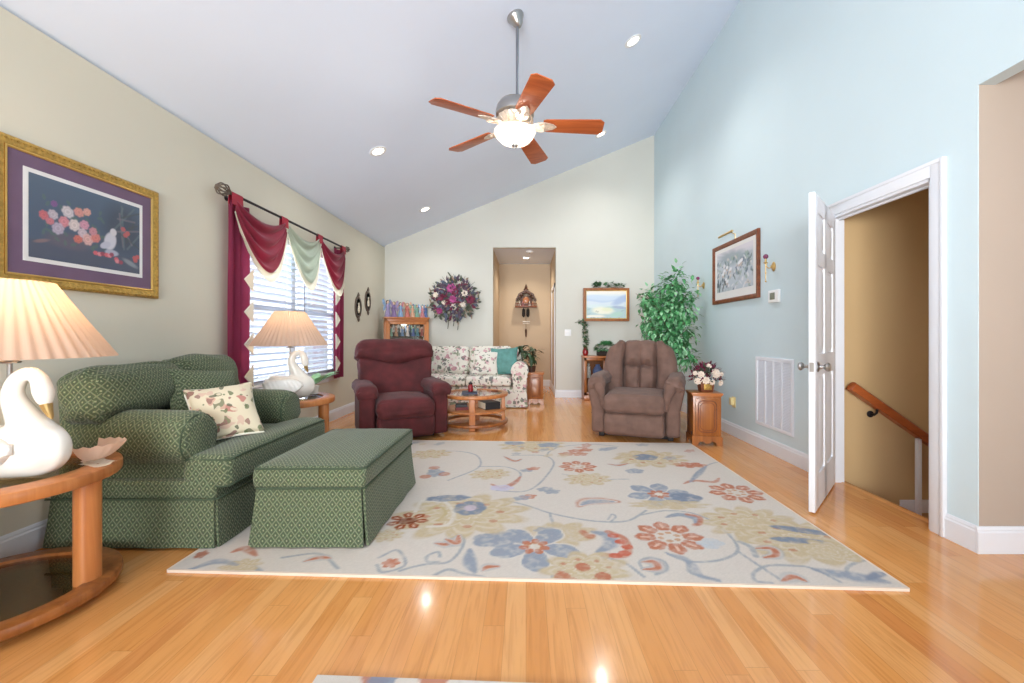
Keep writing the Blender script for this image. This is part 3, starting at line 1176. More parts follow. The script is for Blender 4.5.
    c.line(sp([z6(*q) for q in ((60, 290), (90, 245), (160, 240), (210, 290), (190, 340), (110, 350))]), 0.018, CREAM)
    c.line(sp([z6(*q) for q in ((110, 285), (150, 265), (180, 295), (150, 325))]), 0.014, (188, 170, 130))
    c.blob(*z6(276, 275), 0.115, 0.125, DBLUE, 1, 0, 7, 0.1)
    c.blob(*z6(276, 275), 0.045, 0.05, (196, 180, 190))
    c.blob(*z6(190, 236), 0.17, 0.065, DBLUE, 1, 0.1, 7, 0.15)
    rust(z6(30, 326), 0.13, 7, (150, 78, 44))
    c.blob(*z6(30, 326), 0.06, 0.05, (120, 60, 34))
    rust(z6(700, 110), 0.17)
    tanf(z6(740, 160), 0.19)
    tanf(z6(355, 140), 0.17)
    tanf(z6(520, 24), 0.34, True, 11)
    c.blob(*z6(585, 24), 0.13, 0.10, BLUE, 1, 0.3, 5, 0.2)
    c.blob(*z6(450, 16), 0.12, 0.09, BLUE, 1, 0, 5, 0.2)
    tanf(z6(120, 60), 0.2, True)
    tanf(z6(960, 70), 0.26)
    c.blob(*z6(950, 72), 0.1, 0.10, DBLUE, 1, 0, 6, 0.2)
    c.blob(*z6(925, 128), 0.09, 0.07, BLUE, 0.9, 0.3, 5, 0.2)
    c.blob(*z6(140, 135), 0.08, 0.12, BLUE, 0.9, 0.4, 6, 0.3)
    for q in ((100, 150), (175, 140), (135, 115)):
        c.blob(*z6(*q), 0.05, 0.05, RUST, 0.8)
    big(z7(70, 212), 0.22, BLUE, RUST, False, 6, 0.2)
    c.blob(*z7(175, 225), 0.12, 0.10, DBLUE, 1, 0, 5, 0.15)
    c.blob(*z7(110, 252), 0.3, 0.09, TAN, 0.9, 0, 9, 0.3)
    rust(z7(365, 206), 0.2)
    rust(z7(110, 375), 0.2)
    tanf(z7(415, 320), 0.30, True, 11)
    tanf(z7(600, 385), 0.34, True, 11)
    c.blob(*z7(610, 350), 0.17, 0.04, DBLUE, 1, -0.35)
    c.blob(*z7(605, 390), 0.16, 0.04, DBLUE, 1, -0.15)
    tanf(z7(720, 430), 0.16, False)
    tanf(z7(40, 75), 0.34, True, 11)
    c.blob(*z7(20, 70), 0.13, 0.11, DBLUE, 1, 0.2, 5, 0.15)
    c.blob(*z7(190, 100), 0.16, 0.09, RUST, 1, 0, 7, 0.35)
    c.line(sp([z7(*q) for q in ((165, 172), (205, 160), (280, 165), (300, 150))]), 0.03, RUST, 0.9, True)
    c.line(sp([z7(*q) for q in ((190, 165), (225, 130), (250, 105))]), 0.035, BLUE, 0.9, True)
    c.line(sp([z7(*q) for q in ((100, 300), (150, 290), (210, 305), (215, 330))]), 0.04, BLUE, 1, True)
    c.line(sp([z7(*q) for q in ((180, 290), (225, 300), (225, 325), (205, 330))]), 0.022, RUST, 0.9)
    c.line(sp([z7(*q) for q in ((105, 440), (160, 455), (195, 480), (230, 525), (300, 540))]), 0.03, BLUE, 0.8, True)
    c.line(sp([z7(*q) for q in ((660, 500), (760, 520), (860, 535), (940, 548))]), 0.055, BLUE, 0.95, True)
    c.line(sp([z7(*q) for q in ((860, 540), (900, 520), (930, 515))]), 0.03, DBLUE, 0.95, True)
    comma([z7(*q) for q in ((440, 420), (500, 420), (515, 445), (470, 455))])
    comma([z7(*q) for q in ((25, 470), (70, 475), (70, 500), (20, 498))])
    comma([z7(*q) for q in ((540, 545), (580, 528), (630, 545))], 0.03)
    c.line(sp([z7(*q) for q in ((380, 395), (420, 415), (440, 450))]), 0.02, GREY, 0.9)
    for q in ((245, 400), (290, 400), (268, 390), (270, 412)):
        c.blob(*z7(*q), 0.05, 0.03, (185, 190, 194), 0.9)
    c.line(sp([z6(*q) for q in ((705, 268), (730, 250), (790, 246), (860, 250))]), 0.075, RUST, 0.9, True)
    c.line(sp([z6(*q) for q in ((712, 264), (735, 251), (790, 247), (850, 250))]), 0.055, CREAM, 1, True)
    c.line(sp([z6(*q) for q in ((716, 262), (740, 252), (790, 248), (840, 250))]), 0.042, BLUE, 1, True)
    comma([z6(*q) for q in ((140, 415), (180, 420), (215, 405), (235, 385))], 0.03)
    c.line(sp([z6(*q) for q in ((275, 440), (275, 490), (295, 530))]), 0.045, BLUE, 1, True)
    comma([z6(*q) for q in ((325, 525), (345, 510), (390, 508))], 0.025)
    c.line(sp([z6(*q) for q in ((780, 450), (830, 420), (820, 385), (760, 370))]), 0.055, BLUE, 1, True)
    c.line(sp([z6(*q) for q in ((720, 370), (745, 390), (755, 385))]), 0.03, RUST, 0.9)
    c.line(sp([z6(*q) for q in ((820, 370), (880, 395), (900, 440), (880, 465), (800, 462))]), 0.028, RUST, 0.9)
    for q in ((840, 385), (870, 410), (895, 430), (885, 455), (850, 465)):
        c.blob(*z6(*q), 0.035, 0.03, (190, 100, 78))
    comma([z6(*q) for q in ((955, 490), (1000, 490), (1015, 515), (960, 520))], 0.03)
    rust(z6(1010, 375), 0.0001)
    for q in ((500, 125), (525, 118), (570, 200), (600, 210), (505, 230), (480, 235)):
        c.blob(*z6(*q), 0.07, 0.05, RUST if (q[0] % 2) else BLUE, 0.85, 0.4, 5, 0.3)
    c.line(sp([z6(*q) for q in ((360, 180), (400, 195), (450, 175), (475, 150))]), 0.035, RUST, 0.8, True)
    c.blob(*z6(400, 195), 0.1, 0.07, (190, 186, 206), 0.9, 0, 5, 0.2)
    for q in ((690, 48), (730, 44), (710, 60), (655, 60)):
        c.blob(*z6(*q), 0.09, 0.07, (RUST, BLUE)[q[0] % 4 == 0], 0.85, 0.3, 5, 0.3)
    comma([z6(*q) for q in ((820, 100), (860, 105), (900, 98))], 0.025)
    c.blob(*z6(820, 40), 0.13, 0.05, BLUE, 0.8, 0.6)
    comma([z6(*q) for q in ((410, 70), (450, 88), (480, 80))], 0.025)
    comma([z1(*q) for q in ((770, 300), (800, 310), (805, 290))], 0.03)
    tanf(z6(730, 520), 0.22, True, 9)
    for q in ((720, 510), (800, 548), (640, 548)):
        c.blob(*z6(*q), 0.04, 0.04, RUST)
    # left part around the ottoman
    tanf(z1(215, 375), 0.1, False)
    c.line(sp([z1(*q) for q in ((195, 335), (230, 325), (260, 345))]), 0.035, RUST, 0.9, True)
    c.blob(*z1(112, 342), 0.035, 0.05, (170, 104, 78), 0.9, 0.4, 5, 0.3)
    c.line(sp([z1(*q) for q in ((85, 382), (150, 360), (210, 370))]), 0.03, BLUE, 0.8, True)
    c.blob(*z1(622, 365), 0.05, 0.05, RUST, 1, 0, 6, 0.3)
    tanf(z1(610, 290), 0.1, True)
    comma([z1(*q) for q in ((390, 360), (430, 350), (460, 352))], 0.025)
    for k in range(26):       # scattered small sprigs at the far and left ends
        px, py = rs.uniform(-1.65, 1.6), rs.uniform(3.6, 4.5)
        if px > -0.6 and py < 3.9:
            continue
        c.blob(px, py, rs.uniform(.04, .1), rs.uniform(.03, .06), [BLUE, TAN, RUST, GREY][rs.randint(4)], 0.6, rs.uniform(0, 3), 5, 0.3)
    # weave
    wv = rs.uniform(-1, 1, x.shape)*0.035+0.02*np.sin(U*900)*np.sin(V*700)
    c.c = np.clip(c.c*(1+wv[..., None]), 0, 1)
    return c.c


t = thing('area_rug', 'large cream area rug with blue, tan and rust flowers and scrolling vines', 'rug', (0, 0, 0))
o = sheet('pile', rug_fn, 400, 300, rug_pos, M['rug'], t)
bm = B()
cs = [Vector((*p, 0)) for p in RC]
cen = sum(cs, Vector())/4
for i in range(4):
    a, b = cs[i], cs[(i+1) % 4]
    n = Vector(((b-a).y, -(b-a).x, 0)).normalized()
    q = [a+n*0.006, b+n*0.006, b-n*0.006, a-n*0.006]
    v0 = [bm.verts.new(p+Vector((0, 0, 0.0005))) for p in q]
    v1 = [bm.verts.new(p+Vector((0, 0, 0.0128))) for p in q]
    bm.faces.new(v1)
    bm.faces.new(v0[::-1])
    for k in range(4):
        bm.faces.new((v0[k], v0[(k+1) % 4], v1[(k+1) % 4], v1[k]))
obj('binding', bm, M['rug_edge'], t, 0)

R2 = [(-0.70, 0.2), (0.95, 0.13), (0.98, 1.335), (-0.69, 1.412)]


def rug2_pos(U, V):
    x = (1-U)*(1-V)*R2[0][0]+U*(1-V)*R2[1][0]+U*V*R2[2][0]+(1-U)*V*R2[3][0]
    y = (1-U)*(1-V)*R2[0][1]+U*(1-V)*R2[1][1]+U*V*R2[2][1]+(1-U)*V*R2[3][1]
    return x, y, np.full_like(x, 0.010)


def rug2_fn(U, V):
    x, y, _ = rug2_pos(U, V)
    c = Canvas(x, y, (206, 197, 187))
    rs = np.random.RandomState(8)
    for k in range(70):
        px, py = rs.uniform(-0.7, 1.0), rs.uniform(0.2, 1.41)
        c.blob(px, py, rs.uniform(.03, .09), rs.uniform(.03, .06), [BLUE, TAN, RUST, DBLUE][rs.randint(4)], 0.9, rs.uniform(0, 3), 6, 0.3)
    return c.c


t = thing('accent_rug', 'small cream and blue rug at the bottom edge before the large rug', 'rug', (0, 0, 0))
sheet('pile', rug2_fn, 180, 140, rug2_pos, M['rug'], t)
bm = B()
v0 = [bm.verts.new((x, y, 0.001)) for x, y in R2]
v1 = [bm.verts.new((x, y, 0.0095)) for x, y in R2]
bm.faces.new(v0[::-1])
bm.faces.new(v1)
for k in range(4):
    bm.faces.new((v0[k], v0[(k+1) % 4], v1[(k+1) % 4], v1[k]))
obj('binding', bm, M['rug_edge'], t, 0)


# ------------------------------------------------------------------ upholstered seat with lattice cloth
def arc(cx, cz, r, a0, a1, n):
    return [(cx+r*math.cos(R(a0+(a1-a0)*i/n)), cz+r*math.sin(R(a0+(a1-a0)*i/n))) for i in range(n+1)]


def skirt_panels(bm, x0, x1, y0, y1, z0, z1, flare, sides='nfs', gap=0.012, pleat=True):
    """box-pleated skirt: flared panels with an inverted pleat at each corner"""
    cs_ = {'n': ((x0, y0), (x1, y0), (0, -1)), 'f': ((x1, y0), (x1, y1), (1, 0)), 's': ((x1, y1), (x0, y1), (0, 1)), 'b': ((x0, y1), (x0, y0), (-1, 0))}
    for s in sides:
        (ax, ay), (bx, by), (nx, ny) = cs_[s]
        d = Vector((bx-ax, by-ay, 0))
        L = d.length
        d.normalize()
        nrm = Vector((nx, ny, 0))
        n = 24
        rows = []
        for j in range(5):
            v = j/4
            row = []
            for i in range(n+1):
                u = gap+(L-2*gap)*i/n+(0 if 0 < i < n else (-1 if i == 0 else 1)*flare*0.8*v)
                wob = 0.003*math.sin(i*0.9)*v
                p = Vector((ax, ay, 0))+d*u+nrm*(flare*v**1.3+wob)
                p.z = z1+(z0-z1)*v
                row.append(p)
            rows.append(row)
        vo = [[bm.verts.new(p) for p in r] for r in rows]
        vi = [[bm.verts.new(p-nrm*0.012) for p in r] for r in rows]
        for j in range(4):
            for i in range(n):
                bm.faces.new((vo[j][i], vo[j+1][i], vo[j+1][i+1], vo[j][i+1]))
                bm.faces.new((vi[j][i], vi[j][i+1], vi[j+1][i+1], vi[j+1][i]))
        for i in range(n):
            bm.faces.new((vo[0][i], vo[0][i+1], vi[0][i+1], vi[0][i]))
            bm.faces.new((vo[4][i+1], vo[4][i], vi[4][i], vi[4][i+1]))
        for j in range(4):
            bm.faces.new((vo[j+1][0], vo[j][0], vi[j][0], vi[j+1][0]))
            bm.faces.new((vo[j][n], vo[j+1][n], vi[j+1][n], vi[j][n]))


LX0, LX1, LY0, LY1 = -2.545, -1.62, 2.265, 3.43
t = thing('loveseat', 'green lattice-patterned rolled-arm loveseat against the left wall', 'loveseat', (0, 0, 0))
bm = B()
rbox(bm, ((LX0-1.66)/2, (LY0+LY1)/2, 0.19), ((-1.66-LX0)/2, (LY1-LY0)/2-0.012, 0.165), 0.02)
obj('base', bm, M['green'], t)
bm = B()
skirt_panels(bm, LX0+0.01, LX1-0.025, LY0, LY1, 0.015, 0.262, 0.022)
for y in (LY0+0.012, LY1-0.012):
    box(bm, LX1-0.06, LX1-0.03, y-0.02, y+0.02, 0.018, 0.262)
obj('skirt', bm, M['green'], t)
bm = B()
for z in (0.264, ):
    tube(bm, [(LX0, LY0-0.004, z), (LX1-0.03, LY0-0.004, z), (LX1-0.018, LY0+0.01, z), (LX1-0.018, LY1-0.01, z), (LX1-0.03, LY1+.004, z), (LX0, LY1+.004, z)], 0.006, 8)
obj('piping', bm, M['green_pipe'], t)
for yc, s in ((LY0+0.125, -1), (LY1-0.125, 1)):
    bm = B()
    # rolled arm: bulging roll over a straight side panel
    prof = [(-s*0.085, 0.28), (s*0.066, 0.28), (s*0.062, 0.43)]
    prof += arc(s*0.005, 0.565, 0.142, (-52 if s > 0 else 232), (215 if s > 0 else -35), 22)
    prof += [(-s*0.085, 0.44)]
    n = len(prof)
    xs = [LX0+0.06, LX0+0.3, -2.1, -1.93, -1.88, -1.84, -1.818, -1.808]
    ss = [1, 1, 1, 1, 1, 0.97, 0.90, 0.78]
    rings = []
    for x, k in zip(xs, ss):
        dip = 0.012*math.sin((x-LX0)*4)
        rings.append([bm.verts.new((x+0.006*math.sin(q*1.3), yc+a*k, 0.5+(b-0.5)*k+(dip if b > 0.6 else 0))) for q, (a, b) in enumerate(prof)])
    for i in range(len(rings)-1):
        for q in range(n):
            bm.faces.new((rings[i][q], rings[i][(q+1) % n], rings[i+1][(q+1) % n], rings[i+1][q]))
    bm.faces.new(rings[0][::-1])
    bm.faces.new(rings[-1])
    a = obj('arm', bm, M['green'], t, 60)
    bm = B()
    loop_tube(bm, [(-1.826, yc+p*0.93, 0.5+(q-0.5)*0.93) for p, q in prof], 0.005, 6)
    obj('piping', bm, M['green_pipe'], a)
bm = B()
rbox(bm, (-2.47, (LY0+LY1)/2, 0.55), (0.075, (LY1-LY0)/2-0.02, 0.30), 0.06, f=lambda p, u: p+Vector((0.04*(1-u.z)*0.5, 0, 0)))
obj('back_frame', bm, M['green'], t)


def lump(p, u, k, amt=0.012):
    nn = noise.noise_vector(Vector((u.x*1.6+k, u.y*1.6, u.z*1.6)))
    return p+nn*amt


bm = B()
fpf = puff(0.03, 2)
rbox(bm, (-1.985, (LY0+LY1)/2, 0.388), (0.385, 0.36, 0.088), 0.045, 8, f=lambda p, u: lump(fpf(p, u), u, 3, 0.006))
rbox(bm, (-1.722, (LY0+LY1)/2, 0.390), (0.132, 0.565, 0.084), 0.05, 10, f=lambda p, u: lump(p+Vector((0, 0, (0.018*(1-u.y**2)+0.012*(1-u.x**2))*(1 if u.z > 0 else 0))), u, 1, 0.006))
sc = obj('seat_cushion', bm, M['green'], t)
bm = B()
yA, yB = LY0+0.03, LY1-0.03
for z in (0.462, 0.322):
    tube(bm, spline([(-1.845, yA+0.006, z), (-1.68, yA+0.0, z), (-1.605, yA+0.02, z), (-1.592, yA+0.1, z+0.008), (-1.592, (yA+yB)/2, z+0.012), (-1.592, yB-0.1, z+0.008), (-1.605, yB-0.02, z), (-1.68, yB, z), (-1.845, yB-0.006, z)], 5), 0.0065, 8)
obj('piping', bm, M['green_pipe'], sc)
for k, (y, hw, rzz, zz) in enumerate(((2.53, 0.33, 0.03, 0.80), (3.08, 0.275, -0.05, 0.825))):
    bm = B()
    rbox(bm, (-2.35, y, zz), (0.115, hw, 0.148), 0.085, 8, rot=(0, R(-12), rzz),
         f=lambda p, u, k=k: lump(p+Vector((0.05*(1-u.y**2)*(1-u.z**2)*(1 if u.x > 0 else 0.2), 0, 0.02*(1-u.y**2)*(1 if u.z > 0 else 0))), u, 5+k*3, 0.018))
    bc = obj('back_cushion', bm, M['green'], t)


def pillow(name, label, cat, m, size, thick, loc, rot, group=None, trim=None):
    t_ = thing(name, label, cat, loc, 0, group)
    t_.rotation_euler = rot
    bm = B()
    h_ = size/2

    def f(p, u):
        e = (1-abs(u.x)**2.6)*(1-abs(u.z)**2.6)
        k = 1-0.07*((1-u.x**2)*(abs(u.z) > 0.99)+(1-u.z**2)*(abs(u.x) > 0.99))
        q = Vector((p.x*(1-0.09*(1-u.z**2)*abs(u.x)), u.y*(0.012+thick/2*max(e, 0)**0.55), p.z*(1-0.09*(1-u.x**2)*abs(u.z))))
        return lump(q, u, size*9, 0.008)
    rbox(bm, (0, 0, 0), (h_, 0.1, h_), 0.02, 10, f=f)
    obj('cover', bm, m, t_, 70)
    if trim:
        bm = B()
        pts = []
        for i in range(40):
            a = i/40*4
            s_, k = a % 1, int(a)
            q = -1+2*s_
            bow = (1-0.09*(1-q*q))
            x, z = [(q, -bow), (bow, q), (-q, bow), (-bow, -q)][k]
            pts.append((x*h_*0.985, 0, z*h_*0.985))
        loop_tube(bm, pts, 0.007, 6)
        obj('edge_cord', bm, trim, t_)
    return t_


pillow('throw_pillow', 'square green lattice throw pillow leaning on the loveseat back', 'pillow', M['green'], 0.42, 0.15, (-2.12, 2.82, 0.715), (R(-20), R(6), R(66)))
pillow('throw_pillow', 'beige floral pillow with rust leaves on the green loveseat', 'pillow', M['floral_pillow'], 0.37, 0.13, (-1.905, 2.70, 0.65), (R(-32), R(-3), R(50)), None, M['cream'])

# ------------------------------------------------------------------ ottoman
OX0, OX1, OY0, OY1 = -1.445, -0.862, 2.27, 3.22
t = thing('ottoman', 'green lattice-patterned skirted ottoman in front of the loveseat', 'ottoman', ((OX0+OX1)/2, (OY0+OY1)/2, 0))
hw, hl = (OX1-OX0)/2, (OY1-OY0)/2
bm = B()
rbox(bm, (0, 0, 0.17), (hw-0.012, hl-0.012, 0.145), 0.015)
obj('base', bm, M['green'], t)
bm = B()
skirt_panels(bm, -hw, hw, -hl, hl, 0.02, 0.312, 0.028, 'nfsb', 0.016)
for x in (-hw+.028, hw-.028):
    for y in (-hl+.028, hl-.028):
        box(bm, x-.014, x+.014, y-.014, y+.014, 0.022, 0.31)
obj('skirt', bm, M['green'], t)
bm = B()
rbox(bm, (0, 0, 0.374), (hw+0.004, hl+0.004, 0.058), 0.022, 12, f=lambda p, u: p+Vector((0.006*u.x*(1-u.z**2), 0.006*u.y*(1-u.z**2), (0.026*((1-u.x**4)*(1-u.y**4))+0.005*noise.noise(Vector((u.x*3, u.y*3, 0))))*(1 if u.z > 0.3 else 0))))
cu = obj('cushion', bm, M['green'], t)
for z in (0.424, 0.32):
    bm = B()
    e = 0.004
    loop_tube(bm, [(x*(hw+e)+dx, y*(hl+e)+dy, z) for x, y, dx, dy in ((-1, -1, .02, 0), (0, -1, 0, 0), (1, -1, -.02, 0), (1, -1, 0, .02), (1, 0, 0, 0), (1, 1, 0, -.02), (1, 1, -.02, 0), (0, 1, 0, 0), (-1, 1, .02, 0), (-1, 1, 0, -.02), (-1, 0, 0, 0), (-1, -1, 0, .02))], 0.0065, 8)
    obj('piping', bm, M['green_pipe'], cu)


# ------------------------------------------------------------------ recliners (front is -Y)
def wrinkle(p, u, k, a):
    return p+noise.noise_vector(Vector((u.x*2+k, u.y*2, u.z*2.5)))*a


t = thing('recliner', 'burgundy velvet recliner turned toward the rug beside the left window', 'recliner', (-1.46, 4.95, 0), R(25))
bm = B()
rbox(bm, (0, 0.06, 0.17), (0.40, 0.36, 0.135), 0.03)
obj('base', bm, M['burgundy'], t)
bm = B()
box(bm, -0.34, 0.34, -0.26, 0.40, 0.0, 0.06, 0.01)
obj('mechanism', bm, M['dark'], t)
for s in (-1, 1):
    bm = B()
    rbox(bm, (s*0.385, 0.02, 0.285), (0.082, 0.40, 0.245), 0.035, 6)
    a = obj('arm', bm, M['burgundy'], t)
    bm = B()
    rbox(bm, (s*0.39, 0.0, 0.545), (0.112, 0.44, 0.062), 0.058, 8, f=lambda p, u, s=s: wrinkle(p+Vector((0, 0, -0.05*max(0, -u.y-0.72)*3.0*max(0, -u.y-0.72)*3+0.012*(1-u.x**2))), u, s*4, 0.007))
    obj('arm_pad', bm, M['burgundy'], a)
bm = B()
rbox(bm, (0, -0.16, 0.355), (0.302, 0.36, 0.105), 0.08, 8, f=lambda p, u: wrinkle(p+Vector((0, 0, (0.03*(1-u.x**2)*(1-u.y**2))*(1 if u.z > 0 else 0))), u, 2, 0.012))
obj('seat', bm, M['burgundy'], t)
bm = B()
rbox(bm, (0, -0.40, 0.165), (0.300, 0.055, 0.125), 0.045, 8, f=lambda p, u: wrinkle(p+Vector((0, -0.03*(1-u.z**2)*(1 if u.y < 0 else 0), 0)), u, 8, 0.008))
obj('footrest', bm, M['burgundy'], t)
bm = B()
bk = xf((0, 0.30, 0.40), (R(-17), 0, 0))


def seam(x):
    return -0.035*math.cos(x*2*PI/0.72)+0.01


rbox(bm, (0, 0, 0.17), (0.42, 0.11, 0.27), 0.08, 12, M=bk,
     f=lambda p, u: wrinkle(Vector((p.x*(1+0.06*u.z), p.y-0.035*(1-u.x**2)*(1-u.z**2)*(1 if u.y < 0 else 0)-0.05*abs(u.x)**3*(1 if u.y < 0 else 0), p.z+(seam(p.x)-0.0)*max(0, u.z))), u, 21, 0.014))
obj('backrest', bm, M['burgundy'], t)
bm = B()
rbox(bm, (0, -0.012, 0.535), (0.465, 0.125, 0.160), 0.11, 12, M=bk,
     f=lambda p, u: wrinkle(Vector((p.x*(1-0.05*max(0, u.z)), p.y-0.03*(1-u.x**2)*(1-u.z**2)*(1 if u.y < 0 else 0)-0.04*abs(u.x)**3*(1 if u.y < 0 else 0), p.z+(seam(p.x))*max(0, -u.z)+0.02*(1-u.x**2)*max(0, u.z))), u, 31, 0.014))
obj('headrest', bm, M['burgundy'], t)
bm = B()
rbox(bm, (0, 0.12, 0.3), (0.36, 0.06, 0.36), 0.05, M=bk)
obj('back_panel', bm, M['burgundy'], t)

t = thing('recliner', 'brown suede recliner with tufted back beside the leafy ficus tree', 'recliner', (1.305, 4.99, 0), R(-20))
bm = B()
rbox(bm, (0, 0.06, 0.20), (0.40, 0.36, 0.155), 0.03)
obj('base', bm, M['brown'], t)
bm = B()
box(bm, -0.34, 0.34, -0.24, 0.40, 0.0, 0.06, 0.01)
for s in (-1, 1):
    box(bm, s*0.37-0.03, s*0.37+0.03, -0.30, 0.36, 0.0, 0.07, 0.008)
obj('mechanism', bm, M['dark'], t)
for s in (-1, 1):
    bm = B()
    rbox(bm, (s*0.395, 0.0, 0.325), (0.075, 0.40, 0.27), 0.04, 6, f=lambda p, u, s=s: p+Vector((s*0.055*max(0, u.z), 0, 0)))
    a = obj('arm', bm, M['brown'], t)
    bm = B()
    # soft pad rolling over the arm and tapering down the front
    rbox(bm, (s*0.425, -0.02, 0.615), (0.10, 0.44, 0.066), 0.06, 10,
         f=lambda p, u, s=s: wrinkle(Vector((p.x-s*0.03*max(0, -u.y)**3, p.y, p.z+0.02*(1-u.x**2)-0.045*max(0, -u.y-0.5)**2*3)), u, s*3, 0.008))
    pts = [(s*0.38, -0.425, 0.60), (s*0.355, -0.445, 0.52), (s*0.335, -0.445, 0.44), (s*0.325, -0.43, 0.34)]
    sp_ = spline(pts, 5)
    tube(bm, sp_, [0.066-0.044*i/(len(sp_)-1) for i in range(len(sp_))], 12)
    obj('arm_pad', bm, M['brown'], a)
bm = B()
rbox(bm, (0, -0.15, 0.40), (0.318, 0.37, 0.105), 0.06, 8, f=lambda p, u: wrinkle(p+Vector((0, -0.02*(1-u.z**2)*(1 if u.y < 0 else 0), (0.02*(1-u.x**2)*(1-u.y**2))*(1 if u.z > 0 else 0))), u, 12, 0.008))
obj('seat', bm, M['brown'], t)
bm = B()
rbox(bm, (0, -0.44, 0.18), (0.312, 0.045, 0.125), 0.04, 8, f=lambda p, u: wrinkle(p+Vector((0, -0.025*(1-u.z**2)*(1 if u.y < 0 else 0), 0)), u, 18, 0.006))
obj('footrest', bm, M['brown'], t)
bk = xf((0, 0.27, 0.345), (R(-16), 0, 0))
bm = B()


def tuft(p, u):
    d = 0.0
    for tx in (-0.45, 0, 0.45):
        d += 0.022*math.exp(-((u.x-tx)**2/0.02+(u.z-0.22)**2/0.01))
    d += 0.042*math.exp(-((u.z-0.22)**2/0.006))
    d += 0.03*math.exp(-(u.x**2/0.006))*(1 if u.z < 0.22 else 0.3)
    d += 0.03*math.exp(-((u.z+0.62-0.25*abs(u.x))**2/0.01))
    b = 0.05*(1-u.x**4)*(1-u.z**4)
    if u.y < 0:
        p = p+Vector((0, d*1.5-b, 0))
    return wrinkle(p, u, 41, 0.008)


rbox(bm, (0, -0.02, 0.32), (0.20, 0.115, 0.42), 0.07, 22, M=bk, f=tuft)
obj('backrest', bm, M['brown'], t)
for s in (-1, 1):
    bm = B()
    rbox(bm, (s*0.285, -0.04, 0.33), (0.115, 0.125, 0.405), 0.09, 12, M=bk,
         f=lambda p, u, s=s: wrinkle(Vector((p.x-s*0.07*max(0, u.z)**3*(1 if u.x*s > 0 else 0.3)+s*0.035*(1-u.z**2), p.y-0.03*(1-u.z**2), p.z-0.03*max(0, u.z)*max(0, u.x*s))), u, 51+s, 0.010))
    obj('back_wing', bm, M['brown'], t)
bm = B()
rbox(bm, (0, 0.11, 0.30), (0.33, 0.05, 0.38), 0.04, M=bk)
obj('back_panel', bm, M['brown'], t)
bm = B()
tube(bm, [(-0.47, -0.12, 0.20), (-0.49, -0.13, 0.21), (-0.495, -0.2, 0.24)], 0.012)
obj('lever', bm, M['dark'], t)

# ------------------------------------------------------------------ floral sofa (front is -Y)
SXL, SXR = -1.93, 0.02
t = thing('sofa', 'white floral chintz sofa against the far wall', 'sofa', ((SXL+SXR)/2, 7.09, 0))
t.scale = (1, 0.87, 1)
hw = (SXR-SXL)/2
bm = B()
rbox(bm, (0, 0.02, 0.21), (hw-0.03, 0.43, 0.12), 0.02)
obj('base', bm, M['floral'], t)
bm = B()
skirt_panels(bm, -hw+.01, hw-.01, -0.46, 0.44, 0.015, 0.25, 0.016, 'nfs', 0.01)
obj('skirt', bm, M['floral'], t)
bm = B()
rbox(bm, (0, 0.36, 0.55), (hw-0.06, 0.09, 0.33), 0.07)
obj('back_frame', bm, M['floral'], t)
for s in (-1, 1):
    bm = B()
    prof = [(-0.10, 0.24), (0.115, 0.24), (0.115, 0.46)]+arc(0.01, 0.58, 0.14, -40, 220, 18)+[(-0.10, 0.44)]
    prof = [(s*a, b) for a, b in prof]
    prism(bm, prof, -0.44, 0.40, lambda a, b, q, s=s: Vector((s*(hw-0.13)+a, q, b)), 0.02)
    obj('arm', bm, M['floral'], t, 40)
for s in (-1, 1):
    bm = B()
    rbox(bm, (s*(hw-0.25)/2, -0.08, 0.415), ((hw-0.25)/2-0.004, 0.385, 0.075), 0.04, 8, f=lambda p, u: puff(0.02)(p, u))
    obj('seat_cushion', bm, M['floral'], t)
    bm = B()
    rbox(bm, (s*(hw-0.25)/2, 0.20, 0.72), ((hw-0.25)/2-0.002, 0.10, 0.235), 0.075, 8, rot=(R(-10), 0, 0), f=lambda p, u, s=s: wrinkle(puff(0.05, 1)(p, u), u, s*7, 0.012))
    obj('back_cushion', bm, M['floral'], t)
pillow('throw_pillow', 'white floral pillow leaning in front of the teal pillow on the sofa', 'pillow', M['floral'], 0.42, 0.14, (-0.66, 6.95, 0.685), (R(-20), R(4), R(8)))
pillow('throw_pillow', 'teal satin pillow at the right end of the floral sofa', 'pillow', M['teal'], 0.46, 0.15, (-0.36, 7.03, 0.715), (R(-16), R(-3), R(-10)))


# ------------------------------------------------------------------ round oak tables with smoked glass
def ring(bm, ro, ri, z0, z1, seg=56, bev=0.012):
    pr_ = [(ri, z0), (ro-bev, z0), (ro-bev*0.3, z0+bev*0.3), (ro, z0+bev), (ro, z1-bev), (ro-bev*0.3, z1-bev*0.3), (ro-bev, z1), (ri, z1), (ri, z0)]
    lathe(bm, pr_, seg, cap=False)
    bmesh.ops.remove_doubles(bm, verts=bm.verts, dist=1e-5)


def end_table(label, x, y, legs, grp):
    t_ = thing('end_table', label, 'end table', (x, y, 0), 0, grp)
    bm = B()
    ring(bm, 0.40, 0.30, 0.512, 0.565)
    obj('top_ring', bm, M['oak'], t_)
    bm = B()
    lathe(bm, [(0.303, 0.546), (0.303, 0.556)], 48)
    obj('glass_top', bm, M['smoked'], t_)
    bm = B()
    ring(bm, 0.40, 0.325, 0.035, 0.08)
    obj('bottom_ring', bm, M['oak_red'], t_)
    bm = B()
    lathe(bm, [(0.328, 0.058), (0.328, 0.066)], 48)
    obj('glass_shelf', bm, M['smoked'], t_)
    for a in legs:
        bm = B()
        lathe(bm, [(0.040, 0.0), (0.046, 0.006), (0.047, 0.03), (0.046, 0.06), (0.046, 0.50), (0.046, 0.52)], 20, xf((0.315*math.cos(R(a)), 0.315*math.sin(R(a)), 0)))
        obj('leg', bm, M['oak'], t_)
    return t_


